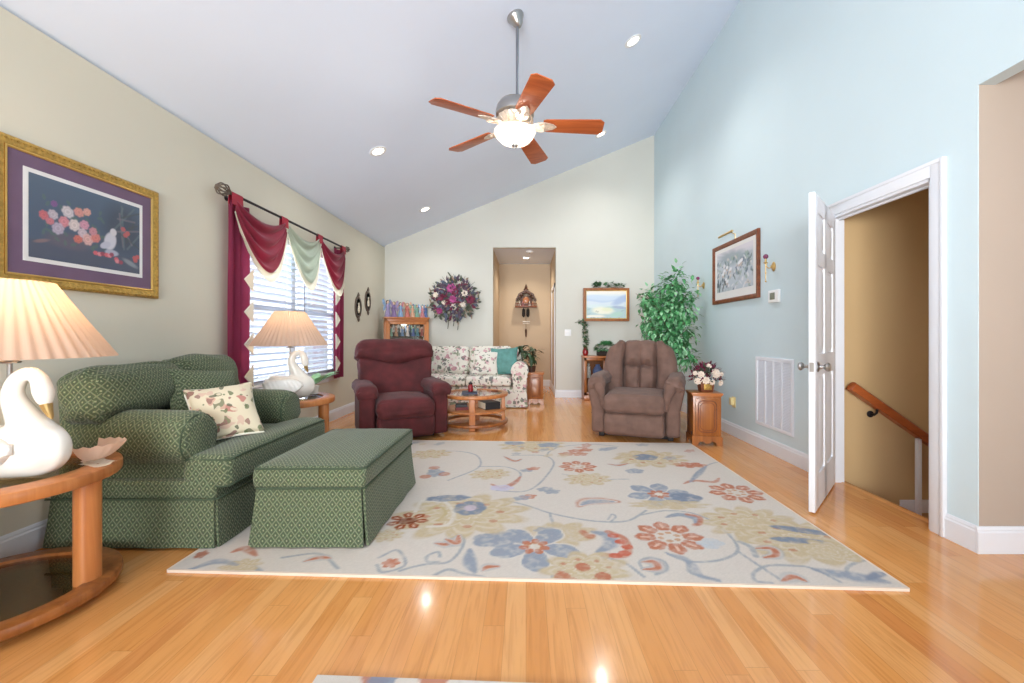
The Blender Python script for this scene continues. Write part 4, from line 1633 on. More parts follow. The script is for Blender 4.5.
end_table('round oak and smoked glass end table in the left foreground', -2.2, 1.75, (19, 152, 262), 'oak end tables')
end_table('round oak and smoked glass end table below the window, behind the loveseat', -2.19, 3.92, (8, 128, 248), 'oak end tables')


def swan_lamp(label, x, y, rz_, watts, scale=1.0, cord=None):
    z0 = 0.5655
    t_ = thing('swan_lamp', label, 'lamp', (x, y, z0), rz_, 'white swan table lamps')
    bm = B()

    def bodyf(p, u):
        # plump breast to +X, tail swept up to -X
        k = (u.x+1)/2
        q = p.copy()
        q.y *= 0.55+0.45*math.sin(PI*min(1, max(0, k*0.85+0.12)))
        q.z += 0.06*max(0, -u.x-0.25)**1.4*1.8
        q.z *= 1.0-0.25*max(0, -u.x)
        return q
    rbox(bm, (0.015, 0, 0.104), (0.19, 0.115, 0.104), 0.10, 8, f=bodyf)
    npts = spline([(0.075, 0, 0.05, 0.03), (0.095, 0, 0.09, 0.075), (0.09, 0, 0.15, 0.078), (0.048, 0, 0.235, 0.052), (0.012, 0, 0.32, 0.036), (0.028, 0, 0.388, 0.030), (0.068, 0, 0.412, 0.028), (0.102, 0, 0.390, 0.029), (0.117, 0, 0.340, 0.034), (0.123, 0, 0.305, 0.028), (0.126, 0, 0.283, 0.018)], 6)
    tube(bm, [p[:3] for p in npts], [p[3] for p in npts], 16)
    # tail feathers
    for k in (-1, 0, 1):
        tube(bm, spline([(-0.10, k*0.02, 0.10, 0.05), (-0.155, k*0.03, 0.14, 0.034), (-0.20, k*0.035, 0.175-0.012*abs(k), 0.012)], 4) and [(-0.10, k*0.02, 0.10), (-0.155, k*0.03, 0.14), (-0.20, k*0.035, 0.175-0.012*abs(k))], [0.05, 0.034, 0.012], 10)
    me_o = obj('swan_body', bm, M['ceramic'], t_, 60)
    md = me_o.modifiers.new('fuse', 'REMESH')
    md.mode = 'VOXEL'
    md.voxel_size = 0.0055
    md.use_smooth_shade = True
    ms = me_o.modifiers.new('smooth', 'SMOOTH')
    ms.factor = 0.5
    ms.iterations = 14
    for s in (-1, 1):
        bm = B()
        rbox(bm, (-0.05, s*0.104, 0.105), (0.155, 0.024, 0.082), 0.02, 22, rot=(s*R(8), R(-10), s*R(4)),
             f=lambda p, u, s=s: Vector((p.x, p.y*(0.4+0.6*math.sqrt(max(0, 1-u.x*u.x*0.8)))+s*0.0035*math.sin(p.x*190+p.z*50)*(1 if u.y*s > 0.3 else 0), p.z*math.sqrt(max(0.08, 1-(u.x*0.9+0.15)**2))+0.02*max(0, -u.x))))
        obj('wing', bm, M['ceramic'], t_, 60)
    bm = B()
    tube(bm, [(0.126, 0, 0.288), (0.132, 0, 0.265), (0.142, 0, 0.238), (0.148, 0, 0.226)], [0.019, 0.015, 0.009, 0.003], 10, flat=1.2)
    obj('beak', bm, M['brass'], t_)
    bm = B()
    tube(bm, [(0, 0, 0.10), (0, 0, 0.60)], 0.008, 10)
    lathe(bm, [(0.03, 0.455), (0.034, 0.462), (0.014, 0.47)], 16)
    lathe(bm, [(0.016, 0.49), (0.02, 0.50), (0.02, 0.55), (0.014, 0.56)], 14)
    obj('stem', bm, M['nickel'], t_)
    bm = B()
    ball(bm, (0, 0, 0.615), 0.032, 14, 10, (1, 1, 1.25))
    obj('bulb', bm, M['bulb'], t_)
    bm = B()
    N = 46
    sg = N*6
    md_ = lambda a, j: 1+(0.016 if j else 0.02)*math.cos(a*N)
    lathe(bm, [(0.125, 0.785), (0.165, 0.72), (0.225, 0.62), (0.285, 0.525), (0.315, 0.478)], sg, mod=md_, cap=False)
    sh = obj('lamp_shade', bm, M['shade'], t_, 80)
    bm = B()
    for k in range(3):
        a = 2*PI*k/3
        tube(bm, [(0, 0, 0.60), (0.12*math.cos(a), 0.12*math.sin(a), 0.78)], 0.002, 6)
    loop_tube(bm, [(0.122*math.cos(2*PI*k/24), 0.122*math.sin(2*PI*k/24), 0.784) for k in range(24)], 0.003, 6)
    obj('harp', bm, M['brass'], t_)
    if cord:
        bm = B()
        tube(bm, spline(cord, 6), 0.004, 8)
        obj('cord', bm, M['iron'], t_)
    lamp_light('swan_lamp_light', 'POINT', (0, 0, 0.66), watts, (1.0, 0.72, 0.42), 0.04, t_)
    return t_


swan_lamp('white ceramic swan lamp with pleated shade on the foreground end table', -2.08, 1.72, R(9), 13.0,
          cord=[(-0.3, 0.30, 0.0), (-0.38, 0.28, -0.3), (-0.35, 0.40, -0.545), (-0.18, 0.55, -0.56), (-0.12, 0.78, -0.56), (-0.25, 0.98, -0.56)])
swan_lamp('white ceramic swan lamp with pleated shade in front of the window blinds', -2.155, 3.9, R(29), 5.5)

# shell dish and leafy plant on the end tables
t = thing('shell_dish', 'pale pink scalloped shell dish beside the foreground swan lamp', 'dish', (-1.965, 1.93, 0.5655), R(20))
bm = B()
nu, nv = 40, 8
for sgn, tilt in ((1, 0),):
    g = []
    for j in range(nv+1):
        rr = 0.02+0.10*j/nv
        row = []
        for i in range(nu+1):
            a = R(-100)+R(200)*i/nu
            fl_ = 0.004*math.cos(i*PI/2)*(j/nv)
            row.append(bm.verts.new((rr*math.cos(a), rr*math.sin(a)*0.85, 0.006+0.075*(j/nv)**2+fl_)))
        g.append(row)
    for j in range(nv):
        for i in range(nu):
            bm.faces.new((g[j][i], g[j][i+1], g[j+1][i+1], g[j+1][i]))
bmesh.ops.solidify(bm, geom=bm.faces[:], thickness=0.004)
obj('bowl', bm, M['shell'], t, 60)
bm = B()
lathe(bm, [(0.03, 0.0), (0.034, 0.004), (0.02, 0.010)], 20)
obj('foot', bm, M['shell'], t)
t = thing('lace_doily', 'small pink and cream doily lying beside the shell dish', 'doily', (-1.885, 1.88, 0.5655), R(-20))
bm = B()
g = []
for j in range(5):
    row = []
    for i in range(32):
        a = 2*PI*i/32
        rr = (0.005+0.062*j/4)*(1+0.06*math.cos(i*PI/2)*(j == 4))
        row.append(bm.verts.new((rr*math.cos(a)*1.2, rr*math.sin(a)*0.8, 0.002+0.012*(j/4)**2*(1+math.sin(a*3))*0.5)))
    g.append(row)
for j in range(4):
    for i in range(32):
        bm.faces.new((g[j][i], g[j][(i+1) % 32], g[j+1][(i+1) % 32], g[j+1][i]))
bmesh.ops.solidify(bm, geom=bm.faces[:], thickness=0.002)
obj('lace', bm, M['cream'], t, 60)

t = thing('potted_plant', 'small broad-leaved green plant behind the swan lamp at the window', 'plant', (-2.07, 4.15, 0.5655))
bm = B()
lathe(bm, [(0.035, 0), (0.045, 0.005), (0.055, 0.07), (0.058, 0.08), (0.05, 0.08), (0.045, 0.06)], 20)
obj('pot', bm, M['ceramic'], t)
bm = B()
r_ = random.Random(5)
for k in range(11):
    a = 2*PI*k/11+r_.uniform(-.2, .2)
    d = Vector((math.cos(a), math.sin(a), r_.uniform(0.4, 1.1)))
    leaf(bm, Vector((0, 0, 0.075))+d*0.03, d, r_.uniform(0.16, 0.25), 0.10, droop=0.3)
obj('foliage', bm, M['leaf_l'], t, 60, False)

# ------------------------------------------------------------------ coffee table
t = thing('coffee_table', 'round three-tier oak and glass coffee table before the floral sofa', 'coffee table', (-0.65, 5.42, 0), R(4))
bm = B()
ring(bm, 0.42, 0.35, 0.375, 0.415)
obj('top_ring', bm, M['oak'], t)
bm = B()
lathe(bm, [(0.353, 0.40), (0.353, 0.409)], 48)
obj('glass_top', bm, M['glass'], t)
bm = B()
lathe(bm, [(0.0, 0.195), (0.385, 0.195), (0.40, 0.20), (0.40, 0.218), (0.385, 0.224), (0.0, 0.224)], 56, cap=False)
obj('shelf', bm, M['oak'], t)
bm = B()
ring(bm, 0.42, 0.365, 0.04, 0.075)
obj('bottom_ring', bm, M['oak_red'], t)
for a in (-92, -2, 88, 178):
    bm = B()
    rbox(bm, (0.36*math.cos(R(a)), 0.36*math.sin(R(a)), 0.19), (0.022, 0.036, 0.19), 0.008, 2, rot=(0, 0, R(a)))
    obj('leg', bm, M['oak'], t)


def book(label, loc, rz_, w, d, h_, cover, grp):
    t_ = thing('book', label, 'book', loc, rz_, grp)
    bm = B()
    box(bm, -w/2, w/2, -d/2, d/2, 0, 0.004, 0.001)
    box(bm, -w/2, w/2, -d/2, d/2, h_-0.004, h_, 0.001)
    box(bm, -w/2, -w/2+0.005, -d/2, d/2, 0.002, h_-0.002)
    obj('cover', bm, cover, t_)
    bm = B()
    box(bm, -w/2+0.004, w/2-0.006, -d/2+0.006, d/2-0.006, 0.004, h_-0.004)
    obj('pages', bm, M['paper'], t_)


book('dark navy book lying flat on the coffee table top', (-0.70, 5.32, 0.4155), R(96), 0.24, 0.19, 0.022, M['navy'], 'books on the coffee table')
book('thick black book on the coffee table shelf, right side', (-0.47, 5.38, 0.2245), R(120), 0.25, 0.20, 0.085, M['black_cover'], 'books on the coffee table')
book('maroon book at the bottom of the left stack on the coffee table shelf', (-0.80, 5.30, 0.2245), R(104), 0.19, 0.15, 0.035, M['maroon_cover'], 'books on the coffee table')
book('black book topmost of the left stack on the coffee table shelf', (-0.80, 5.30, 0.260), R(98), 0.18, 0.145, 0.03, M['black_cover'], 'books on the coffee table')
t = thing('candle_jar', 'small red glass jar on the navy book', 'jar', (-0.69, 5.31, 0.438))
bm = B()
lathe(bm, [(0.022, 0), (0.03, 0.004), (0.032, 0.05), (0.03, 0.075), (0.022, 0.085), (0.022, 0.092)], 18)
obj('jar', bm, M['red_glass'], t)
bm = B()
lathe(bm, [(0.024, 0.092), (0.026, 0.096), (0.024, 0.112), (0.01, 0.118)], 18)
obj('lid', bm, M['dark'], t)
t = thing('glass_votive', 'small clear glass votive on the navy book beside the red jar', 'votive', (-0.635, 5.35, 0.438))
bm = B()
lathe(bm, [(0.016, 0), (0.022, 0.003), (0.026, 0.06), (0.0235, 0.06), (0.020, 0.008), (0.0, 0.008)], 16, cap=False)
obj('cup', bm, M['glass'], t)
bm = B()
lathe(bm, [(0.019, 0.009), (0.022, 0.035), (0.0, 0.035)], 16, cap=False)
obj('wax', bm, M['paper'], t)
t = thing('coaster_dish', 'small brown wooden dish on the right of the coffee table top', 'dish', (-0.40, 5.42, 0.4155))
bm = B()
lathe(bm, [(0.03, 0), (0.045, 0.004), (0.05, 0.02), (0.046, 0.022), (0.04, 0.010), (0.0, 0.009)], 20, cap=False)
obj('bowl', bm, M['walnut'], t)


# ------------------------------------------------------------------ small oak side cabinets
def side_cabinet(label, x, y, rz_, w, d, h_):
    t_ = thing('side_cabinet', label, 'cabinet', (x, y, 0), rz_, 'small oak side cabinets')
    bm = B()
    box(bm, -w/2+.012, w/2-.012, -d/2+.012, d/2-.004, 0.085, h_-0.02, 0.003)
    obj('carcass', bm, M['oak_red'], t_)
    bm = B()
    box(bm, -w/2-.006, w/2+.006, -d/2-.006, d/2+.003, h_-0.022, h_, 0.006)
    box(bm, -w/2+.004, w/2-.004, -d/2+.004, d/2, h_-0.034, h_-0.022, 0.004)
    obj('top', bm, M['oak_h'], t_)
    bm = B()
    ap = [(-w/2, 0.0), (-w/2+0.055, 0.0), (-w/2+0.065, 0.03), (-w/2+0.09, 0.042), (-w*0.12, 0.040), (-0.02, 0.022), (0, 0.018), (0.02, 0.022), (w*0.12, 0.040), (w/2-0.09, 0.042), (w/2-0.065, 0.03), (w/2-0.055, 0), (w/2, 0), (w/2, 0.085), (w/2-.01, 0.095), (-w/2+.01, 0.095), (-w/2, 0.085)]
    prism(bm, ap, -d/2, -d/2+0.02, lambda a, b, q: Vector((a, q, b)))
    for s in (-1, 1):
        sp2 = [(-d/2+.018, 0), (-d/2+0.06, 0), (-d/2+0.075, 0.04), (d/2-0.075, 0.04), (d/2-0.06, 0), (d/2, 0), (d/2, 0.09), (-d/2+.018, 0.09)]
        prism(bm, sp2, s*w/2-(0.018 if s > 0 else 0), s*w/2+(0.018 if s < 0 else 0), lambda a, b, q: Vector((q, a, b)))
    obj('plinth', bm, M['oak_red'], t_)
    bm = B()
    dw, z0, z1 = w/2-0.035, 0.115, h_-0.055
    box(bm, -dw, dw, -d/2-0.002, -d/2+0.014, z0, z1, 0.004)
    dr = obj('door', bm, M['oak_red'], t_)
    bm = B()
    zm, ch = (z0+z1)/2, 0.045
    for k, ins in enumerate((0.025, 0.045)):
        a, b = dw-ins, (z1-z0)/2-ins
        pts = []
        for sx, sz in ((1, 1), (-1, 1), (-1, -1), (1, -1)):
            arcp = [(a-ch+ch*math.cos(q), b-ch+ch*math.sin(q)) for q in (0, PI/8, PI/4, 3*PI/8, PI/2)]
            arcp = arcp if sx*sz > 0 else arcp[::-1]
            pts += [(sx*p_, -d/2-0.003, zm+sz*q_) for p_, q_ in arcp]
        loop_tube(bm, pts, 0.006 if k == 0 else 0.004, 8)
    obj('raised_moulding', bm, M['walnut'], dr)
    for z in (0.13, h_-0.07):
        bm = B()
        tube(bm, [(-w/2-0.004, -d/2, z-0.015), (-w/2-0.004, -d/2, z+0.015)], 0.005, 8)
        obj('hinge', bm, M['iron'], t_)
    return t_


side_cabinet('small oak side cabinet holding the flower arrangement near the floor vent', 1.885, 4.53, R(-8), 0.30, 0.28, 0.542)
side_cabinet('small oak side cabinet at the right end of the floral sofa', 0.155, 7.12, R(-2), 0.285, 0.29, 0.53)


# flowers on the near cabinet
def bloom(bm, c, d, r, n=7, layers=2, lift=0.5):
    d = d.normalized()
    s = d.orthogonal().normalized()
    b = d.cross(s)
    for L in range(layers):
        for k in range(n):
            a = 2*PI*k/n+L*0.4
            o = (s*math.cos(a)+b*math.sin(a))
            leaf(bm, c, o*(1-0.35*L)+d*(lift*(0.3+0.7*L)), r*(1-0.2*L), r*0.75, d, 0.15, 0.15)


t = thing('flower_arrangement', 'cream and wine flower arrangement in a dark square vase on the small cabinet', 'flower arrangement', (1.90, 4.515, 0.543))
bm = B()
rbox(bm, (0, 0, 0.055), (0.075, 0.055, 0.054), 0.006, 2, f=lambda p, u: Vector((p.x*(0.92+0.08*u.z), p.y*(0.92+0.08*u.z), p.z)))
obj('vase', bm, M['walnut'], t)
bm = B()
box(bm, -0.04, 0.04, -0.0575, -0.05, 0.025, 0.085, 0.002)
obj('vase_panel', bm, M['gold'], t)
r_ = random.Random(11)
bm = B()
for k in range(190):
    th_, ph_ = r_.uniform(0, 2*PI), r_.uniform(-0.25, 1.3)
    d = Vector((math.cos(th_)*math.cos(ph_), math.sin(th_)*math.cos(ph_), math.sin(ph_)))
    p = Vector((0, 0, 0.15))+Vector((d.x*0.15, d.y*0.12, d.z*0.12))*r_.uniform(0.5, 1.0)
    leaf(bm, p, d+Vector((0, 0, 0.1)), r_.uniform(0.03, 0.065), 0.025)
obj('foliage', bm, M['w_leaf2'], t, 60, False)
bm = B()
for k in range(130):
    th_, ph_ = r_.uniform(0, 2*PI), r_.uniform(-0.2, 1.3)
    d = Vector((math.cos(th_)*math.cos(ph_), math.sin(th_)*math.cos(ph_), math.sin(ph_)))
    p = Vector((0, 0, 0.15))+Vector((d.x*0.16, d.y*0.13, d.z*0.14))*r_.uniform(0.8, 1.05)
    ball(bm, p, r_.uniform(0.007, 0.012), 6, 5)
    leaf(bm, p, d, 0.05, 0.02)
obj('wine_berries', bm, M['w_wine'], t, 60)['kind'] = 'stuff'
for (x, z, r__) in ((0.06, 0.20, 0.058), (-0.045, 0.13, 0.045), (-0.09, 0.19, 0.04), (-0.12, 0.12, 0.042), (0.12, 0.10, 0.038), (0.0, 0.275, 0.030), (0.13, 0.19, 0.028), (-0.14, 0.20, 0.028), (0.02, 0.11, 0.034)):
    bm = B()
    y = -0.12*math.sqrt(max(0.1, 1-(x/0.19)**2-((z-0.15)/0.17)**2))
    dv = Vector((x*2, -0.5, (z-0.15)*2))
    for L in range(4):
        bloom(bm, Vector((x, y, z))+dv.normalized()*0.004*L, dv, r__*(1.0-0.17*L), 8-L, 1, 0.35+0.5*L)
    ball(bm, Vector((x, y, z))+dv.normalized()*0.012, r__*0.35, 8, 6)
    obj('flower', bm, M['w_blush'], t, 60, False)


# ------------------------------------------------------------------ plants
def foliage(bm, pts, d0, n, ln, w, r_, spread):
    for _ in range(n):
        p = Vector(r_.choice(pts))
        o = Vector((r_.gauss(0, 1), r_.gauss(0, 1), r_.gauss(0, 1)))*spread
        d = (o.normalized()+Vector((0, 0, -0.35))+Vector(d0)*0.3)
        if p.x+o.x > 0.34 or p.x+o.x < -0.36:
            continue
        leaf(bm, p+o, d, ln*r_.uniform(0.7, 1.25), w*r_.uniform(0.8, 1.2), fold=0.3, droop=0.35)


t = thing('ficus_tree', 'leafy green ficus tree standing in the corner behind the brown recliner', 'tree', (1.915, 5.74, 0))
bm = B()
lathe(bm, [(0.12, 0), (0.135, 0.01), (0.155, 0.28), (0.165, 0.33), (0.17, 0.35), (0.15, 0.35), (0.145, 0.30), (0.0, 0.30)], 24, mod=lambda a, j: 1+0.012*math.cos(a*24), cap=False)
obj('basket', bm, M['basket'], t)
bm = B()
lathe(bm, [(0.0, 0.31), (0.146, 0.315), (0.0, 0.316)], 20, cap=False)
obj('soil', bm, M['soil'], t)
r_ = random.Random(21)
bm = B()
tips = []
for k in range(3):
    tube(bm, spline([(0.03*math.cos(k*2.1), 0.03*math.sin(k*2.1), 0.3), (0.03*math.cos(k*2.1+1.5), 0.03*math.sin(k*2.1+1.5), 0.7), (0.02*math.cos(k*2.1+3), 0.02*math.sin(k*2.1+3), 1.05), (0.05*math.cos(k*2.1+4), 0.05*math.sin(k*2.1+4), 1.4)], 6), 0.013, 8)
ends = [(-0.34, -0.1, 1.66), (-0.42, -0.05, 1.42), (-0.30, -0.2, 1.25), (-0.16, -0.15, 1.10), (0.0, -0.25, 1.05), (0.16, -0.2, 0.98), (0.24, -0.2, 0.80), (0.22, -0.1, 1.22), (0.26, -0.15, 1.5), (0.30, -0.05, 1.72), (0.08, -0.1, 1.93), (0.0, 0.0, 1.80), (-0.16, -0.05, 1.70), (-0.05, -0.28, 1.55), (-0.2, -0.22, 1.48), (0.12, -0.25, 1.6), (0.1, -0.28, 1.3), (-0.1, -0.28, 1.2), (0.0, 0.15, 1.5), (0.2, 0.12, 1.3), (-0.2, 0.15, 1.35), (-0.25, 0.1, 1.6), (0.05, -0.1, 1.75), (-0.44, 0.0, 1.7)]
nodes = []
for e in ends:
    b0 = (0, 0, max(0.85, e[2]-0.38))
    mid = (e[0]*0.55, e[1]*0.55, (b0[2]+e[2])/2+0.08)
    q = spline([b0, mid, e], 6)
    tube(bm, q, [0.007-0.0045*i/(len(q)-1) for i in range(len(q))], 6)
    nodes.append([tuple(v) for v in q[4:]])
obj('trunk', bm, M['bark'], t)
bm = B()
bm2 = B()
for q in nodes:
    foliage(bm, q, (0, 0, 0), 78, 0.080, 0.045, r_, 0.07)
    foliage(bm2, q, (0, 0, 0), 34, 0.076, 0.043, r_, 0.08)
obj('foliage', bm, M['leaf'], t, 60, False)
obj('new_leaves', bm2, M['leaf_l'], t, 60, False)

t = thing('potted_plant', 'broad dark-leaved plant on the cabinet at the sofa end', 'plant', (0.09, 7.12, 0.5305))
bm = B()
lathe(bm, [(0.05, 0), (0.06, 0.005), (0.075, 0.09), (0.078, 0.10), (0.066, 0.10), (0.06, 0.07), (0, 0.07)], 20, cap=False)
obj('pot', bm, M['darkwood'], t)
bm = B()
bs = B()
r_ = random.Random(4)
for k in range(17):
    a = 2*PI*k/17*2.6
    e = Vector((-0.06+0.17*math.cos(a)*r_.uniform(.3, 1), 0.12*math.sin(a)*r_.uniform(.3, 1), r_.uniform(0.16, 0.46)))
    tube(bs, spline([(0, 0, 0.07), (e.x*0.3, e.y*0.3, e.z*0.6), tuple(e)], 4), 0.004, 6)
    for j in range(6):
        d = Vector((r_.gauss(0, 1), r_.gauss(0, 1), r_.gauss(-0.2, .6)))
        leaf(bm, e, d, r_.uniform(0.10, 0.165), 0.065, droop=0.4)
obj('stems', bs, M['bark'], t)
obj('foliage', bm, M['leaf_d'], t, 60, False)


# ------------------------------------------------------------------ framed pictures (front is -Y, x to the right)
def moulding(bm, w, h_, prof):
    """prof: list of (inset, y) around the rectangle centred on the origin in x, z"""
    rg = []
    for ins, y in prof:
        a, b = w/2-ins, h_/2-ins
        rg.append([bm.verts.new((x, y, z)) for x, z in ((-a, -b), (a, -b), (a, b), (-a, b))])
    for i in range(len(rg)-1):
        for k in range(4):
            bm.faces.new((rg[i][k], rg[i][(k+1) % 4], rg[i+1][(k+1) % 4], rg[i+1][k]))


def rect(bm, w, h_, y, t_=0.003, x=0, z=0):
    box(bm, x-w/2, x+w/2, y, y+t_, z-h_/2, z+h_/2)


def print_pos(w, h_, y):
    return lambda U, V: ((U-0.5)*w, np.full_like(U, y), (V-0.5)*h_)


w, h_ = 0.935, 0.745
t = thing('framed_print', 'large gold-framed still life with purple mat on the left wall', 'picture', (XL+0.001, 2.528, 1.762), PI/2)
bm = B()
moulding(bm, w, h_, [(0.0, 0.0), (0.0, -0.020), (0.006, -0.028), (0.018, -0.031), (0.028, -0.026), (0.038, -0.027), (0.044, -0.025), (0.050, -0.020), (0.050, 0.0), (0.0, 0.0)])
nw = 30
for sx in (-1, 1):
    for i in range(26):
        z = -h_/2+0.02+(h_-0.04)*i/25
        ball(bm, (sx*(w/2-0.017), -0.028, z), 0.010, 6, 5, (0.8, 0.55, 1.0))
for sz in (-1, 1):
    for i in range(34):
        x = -w/2+0.02+(w-0.04)*i/33
        ball(bm, (x, -0.028, sz*(h_/2-0.017)), 0.010, 6, 5, (1, 0.55, 0.8))
obj('frame', bm, M['gold'], t, 45)
bm = B()
moulding(bm, w-0.098, h_-0.098, [(0, -0.018), (0.0, -0.026), (0.006, -0.028), (0.012, -0.024), (0.012, -0.018)])
obj('fillet', bm, M['gold_in'], t)
bm = B()
rect(bm, w-0.09, h_-0.09, -0.020, 0.012)
obj('mat_board', bm, M['mat_purple'], t)
iw, ih = 0.635, 0.44
bm = B()
rect(bm, iw+0.045, ih+0.045, -0.0225, 0.002)
obj('inner_mat', bm, M['mat_white'], t)


def still_life(U, V):
    c = Canvas(U*iw, V*ih, (66, 84, 108))
    rs = np.random.RandomState(5)
    c.put(np.clip(V*1.2-0.5, 0, 1), (86, 108, 128), 0.5)
    c.put(((V < 0.22)*1.0), (70, 76, 96), 0.8)
    c.blob(0.52, 0.27, 0.16, 0.20, (52, 62, 78), 0.8, 0.2, soft=0.5)
    for k in range(12):
        c.line([(0.46+rs.uniform(0, .2), 0.1+rs.uniform(0, .3)), (0.48+rs.uniform(0, .18), 0.2+rs.uniform(0, .22))], 0.008, [(96, 112, 118), (60, 70, 72), (120, 110, 120)][k % 3], 0.6)
    c.blob(0.20, 0.12, 0.15, 0.055, (92, 84, 100), 0.9, 0, soft=0.4)
    fls = [(0.07, .235, .03, (208, 106, 112)), (0.115, .25, .032, (198, 186, 196)), (0.19, .285, .040, (216, 206, 210)), (0.25, .30, .034, (222, 150, 140)), (0.295, .315, .028, (228, 166, 150)), (0.17, .225, .036, (220, 140, 150)), (0.225, .22, .04, (226, 210, 208)), (0.28, .235, .034, (214, 150, 170)), (0.14, .18, .040, (190, 176, 196)), (0.27, .185, .034, (210, 190, 200)), (0.30, .155, .040, (226, 176, 170)), (0.345, .175, .035, (222, 130, 120)), (0.245, .145, .03, (208, 110, 96)), (0.33, .21, .03, (206, 140, 150)), (0.10, .21, .025, (206, 120, 130)), (0.12, .31, .022, (132, 80, 140))]
    for k in range(40):
        c.blob(rs.uniform(.05, .40), rs.uniform(.10, .34), .018, .009, (80, 104, 96), 0.7, rs.uniform(0, 3))
    for x, y, r__, col in fls:
        c.blob(x, y, r__, r__*0.9, col, 1, rs.uniform(0, 3), 7, 0.15, soft=0.3)
        c.ring(x, y, r__*0.5, r__*0.15, tuple(int(v*0.8) for v in col), 0.6)
        c.blob(x, y, r__*0.25, r__*0.25, tuple(int(v*0.85) for v in col), 0.7)
    # pale figure of a child
    c.blob(0.435, 0.175, 0.042, 0.065, (206, 204, 214), 1, -0.25, soft=0.25)
    c.blob(0.455, 0.235, 0.024, 0.026, (214, 208, 212), 1, soft=0.25)
    c.blob(0.405, 0.145, 0.04, 0.022, (190, 190, 206), 1, 0.5, soft=0.25)
    c.blob(0.445, 0.105, 0.05, 0.022, (170, 172, 190), 1, 0, soft=0.3)
    for k in range(9):
        c.blob(0.345+0.022*k*rs.uniform(.8, 1.1), 0.075+rs.uniform(-.02, .03), 0.018, 0.016, [(206, 90, 100), (216, 130, 140), (150, 60, 80)][k % 3], 1, 0, 6, 0.2, soft=0.3)
    for q in ((0.52, .27), (0.535, .235), (0.55, .25), (0.60, .10), (0.62, .11), (0.605, .085)):
        c.blob(q[0], q[1], 0.02, 0.018, (186, 84, 84), 0.95, 0, 6, 0.2, soft=0.3)
    c.blob(0.57, 0.06, 0.07, 0.02, (150, 160, 166), 0.7, -0.4, soft=0.5)
    c.blob(0.06, 0.095, 0.05, 0.012, (140, 110, 110), 0.8, 0.3, soft=0.5)
    return c.c*0.85+np.array(S(110, 112, 118))*0.15


sheet('print', still_life, 170, 112, print_pos(iw, ih, -0.0235), M['print'], t)

w, h_ = 1.045, 0.70
t = thing('framed_print', 'wood-framed snowy village print with brass picture light on the right wall', 'picture', (XR-0.001, 4.818, 1.868), -PI/2)
bm = B()
moulding(bm, w, h_, [(0, 0), (0, -0.026), (0.008, -0.032), (0.03, -0.030), (0.046, -0.020), (0.05, -0.014), (0.05, 0), (0, 0)])
obj('frame', bm, M['walnut'], t)
bm = B()
rect(bm, w-0.09, h_-0.09, -0.014, 0.010)
obj('mat_board', bm, M['mat_white'], t)
iw2, ih2 = 0.83, 0.47


def village(U, V):
    c = Canvas(U*.8, V*.43, (186, 194, 204))
    rs = np.random.RandomState(9)
    c.put(np.clip((V-0.75)*6, 0, 1), (214, 210, 218), 1)
    c.blob(0.4, 0.33, 0.5, 0.10, (140, 156, 166), 0.8, -0.12, 11, 0.2, soft=0.5)
    for k in range(170):
        x, y = rs.uniform(0, .8), rs.uniform(0, .34)
        col = [(120, 138, 150), (92, 110, 108), (172, 178, 186), (222, 220, 224), (150, 168, 160), (206, 196, 190), (84, 96, 120)][rs.randint(7)]
        c.blob(x, y, rs.uniform(.015, .05), rs.uniform(.008, .03), col, 0.8, rs.uniform(-1, 1), 5, 0.2, soft=0.4)
    for k in range(9):
        x, y = rs.uniform(.1, .7), rs.uniform(.08, .28)
        c.blob(x, y, .04, .022, (226, 226, 230), 0.95, 0.3, soft=0.3)
        c.blob(x, y-.025, .03, .015, (190, 170, 160), 0.8, 0, soft=0.3)
    for k in range(14):
        x = rs.uniform(0, .25)
        c.blob(x, rs.uniform(.02, .14), .014, .03, (48, 62, 74), 0.9, 0, soft=0.3)
    return c.c


sheet('print', village, 130, 76, lambda U, V: ((U-0.5)*iw2, np.full_like(U, -0.0155), (V-0.5)*ih2+0.02), M['print'], t)
bm = B()
tube(bm, [(0, 0.0, h_/2-0.02), (0, -0.0, h_/2+0.06), (0, -0.05, h_/2+0.085), (0, -0.11, h_/2+0.065)], 0.005, 8)
tube(bm, [(-0.16, -0.11, h_/2+0.06), (0.16, -0.11, h_/2+0.06)], 0.013, 14)
obj('picture_light', bm, M['brass'], t)

# landscape on the far wall in a deep wooden frame
w, h_ = 0.83, 0.60
t = thing('framed_landscape', 'blue hilly landscape in a deep wood frame on the far wall', 'picture', (1.46, YF-0.001, 1.70))
bm = B()
moulding(bm, w, h_, [(0, 0), (0, -0.12), (0.006, -0.126), (0.032, -0.126), (0.042, -0.112), (0.045, -0.104), (0.045, -0.09), (0.0, -0.09)])
obj('frame', bm, M['oak_red'], t)
bm = B()
moulding(bm, w-0.088, h_-0.088, [(0, -0.098), (0, -0.112), (0.008, -0.110), (0.012, -0.1)])
obj('fillet', bm, M['gold_in'], t)
iw3, ih3 = w-0.10, h_-0.10


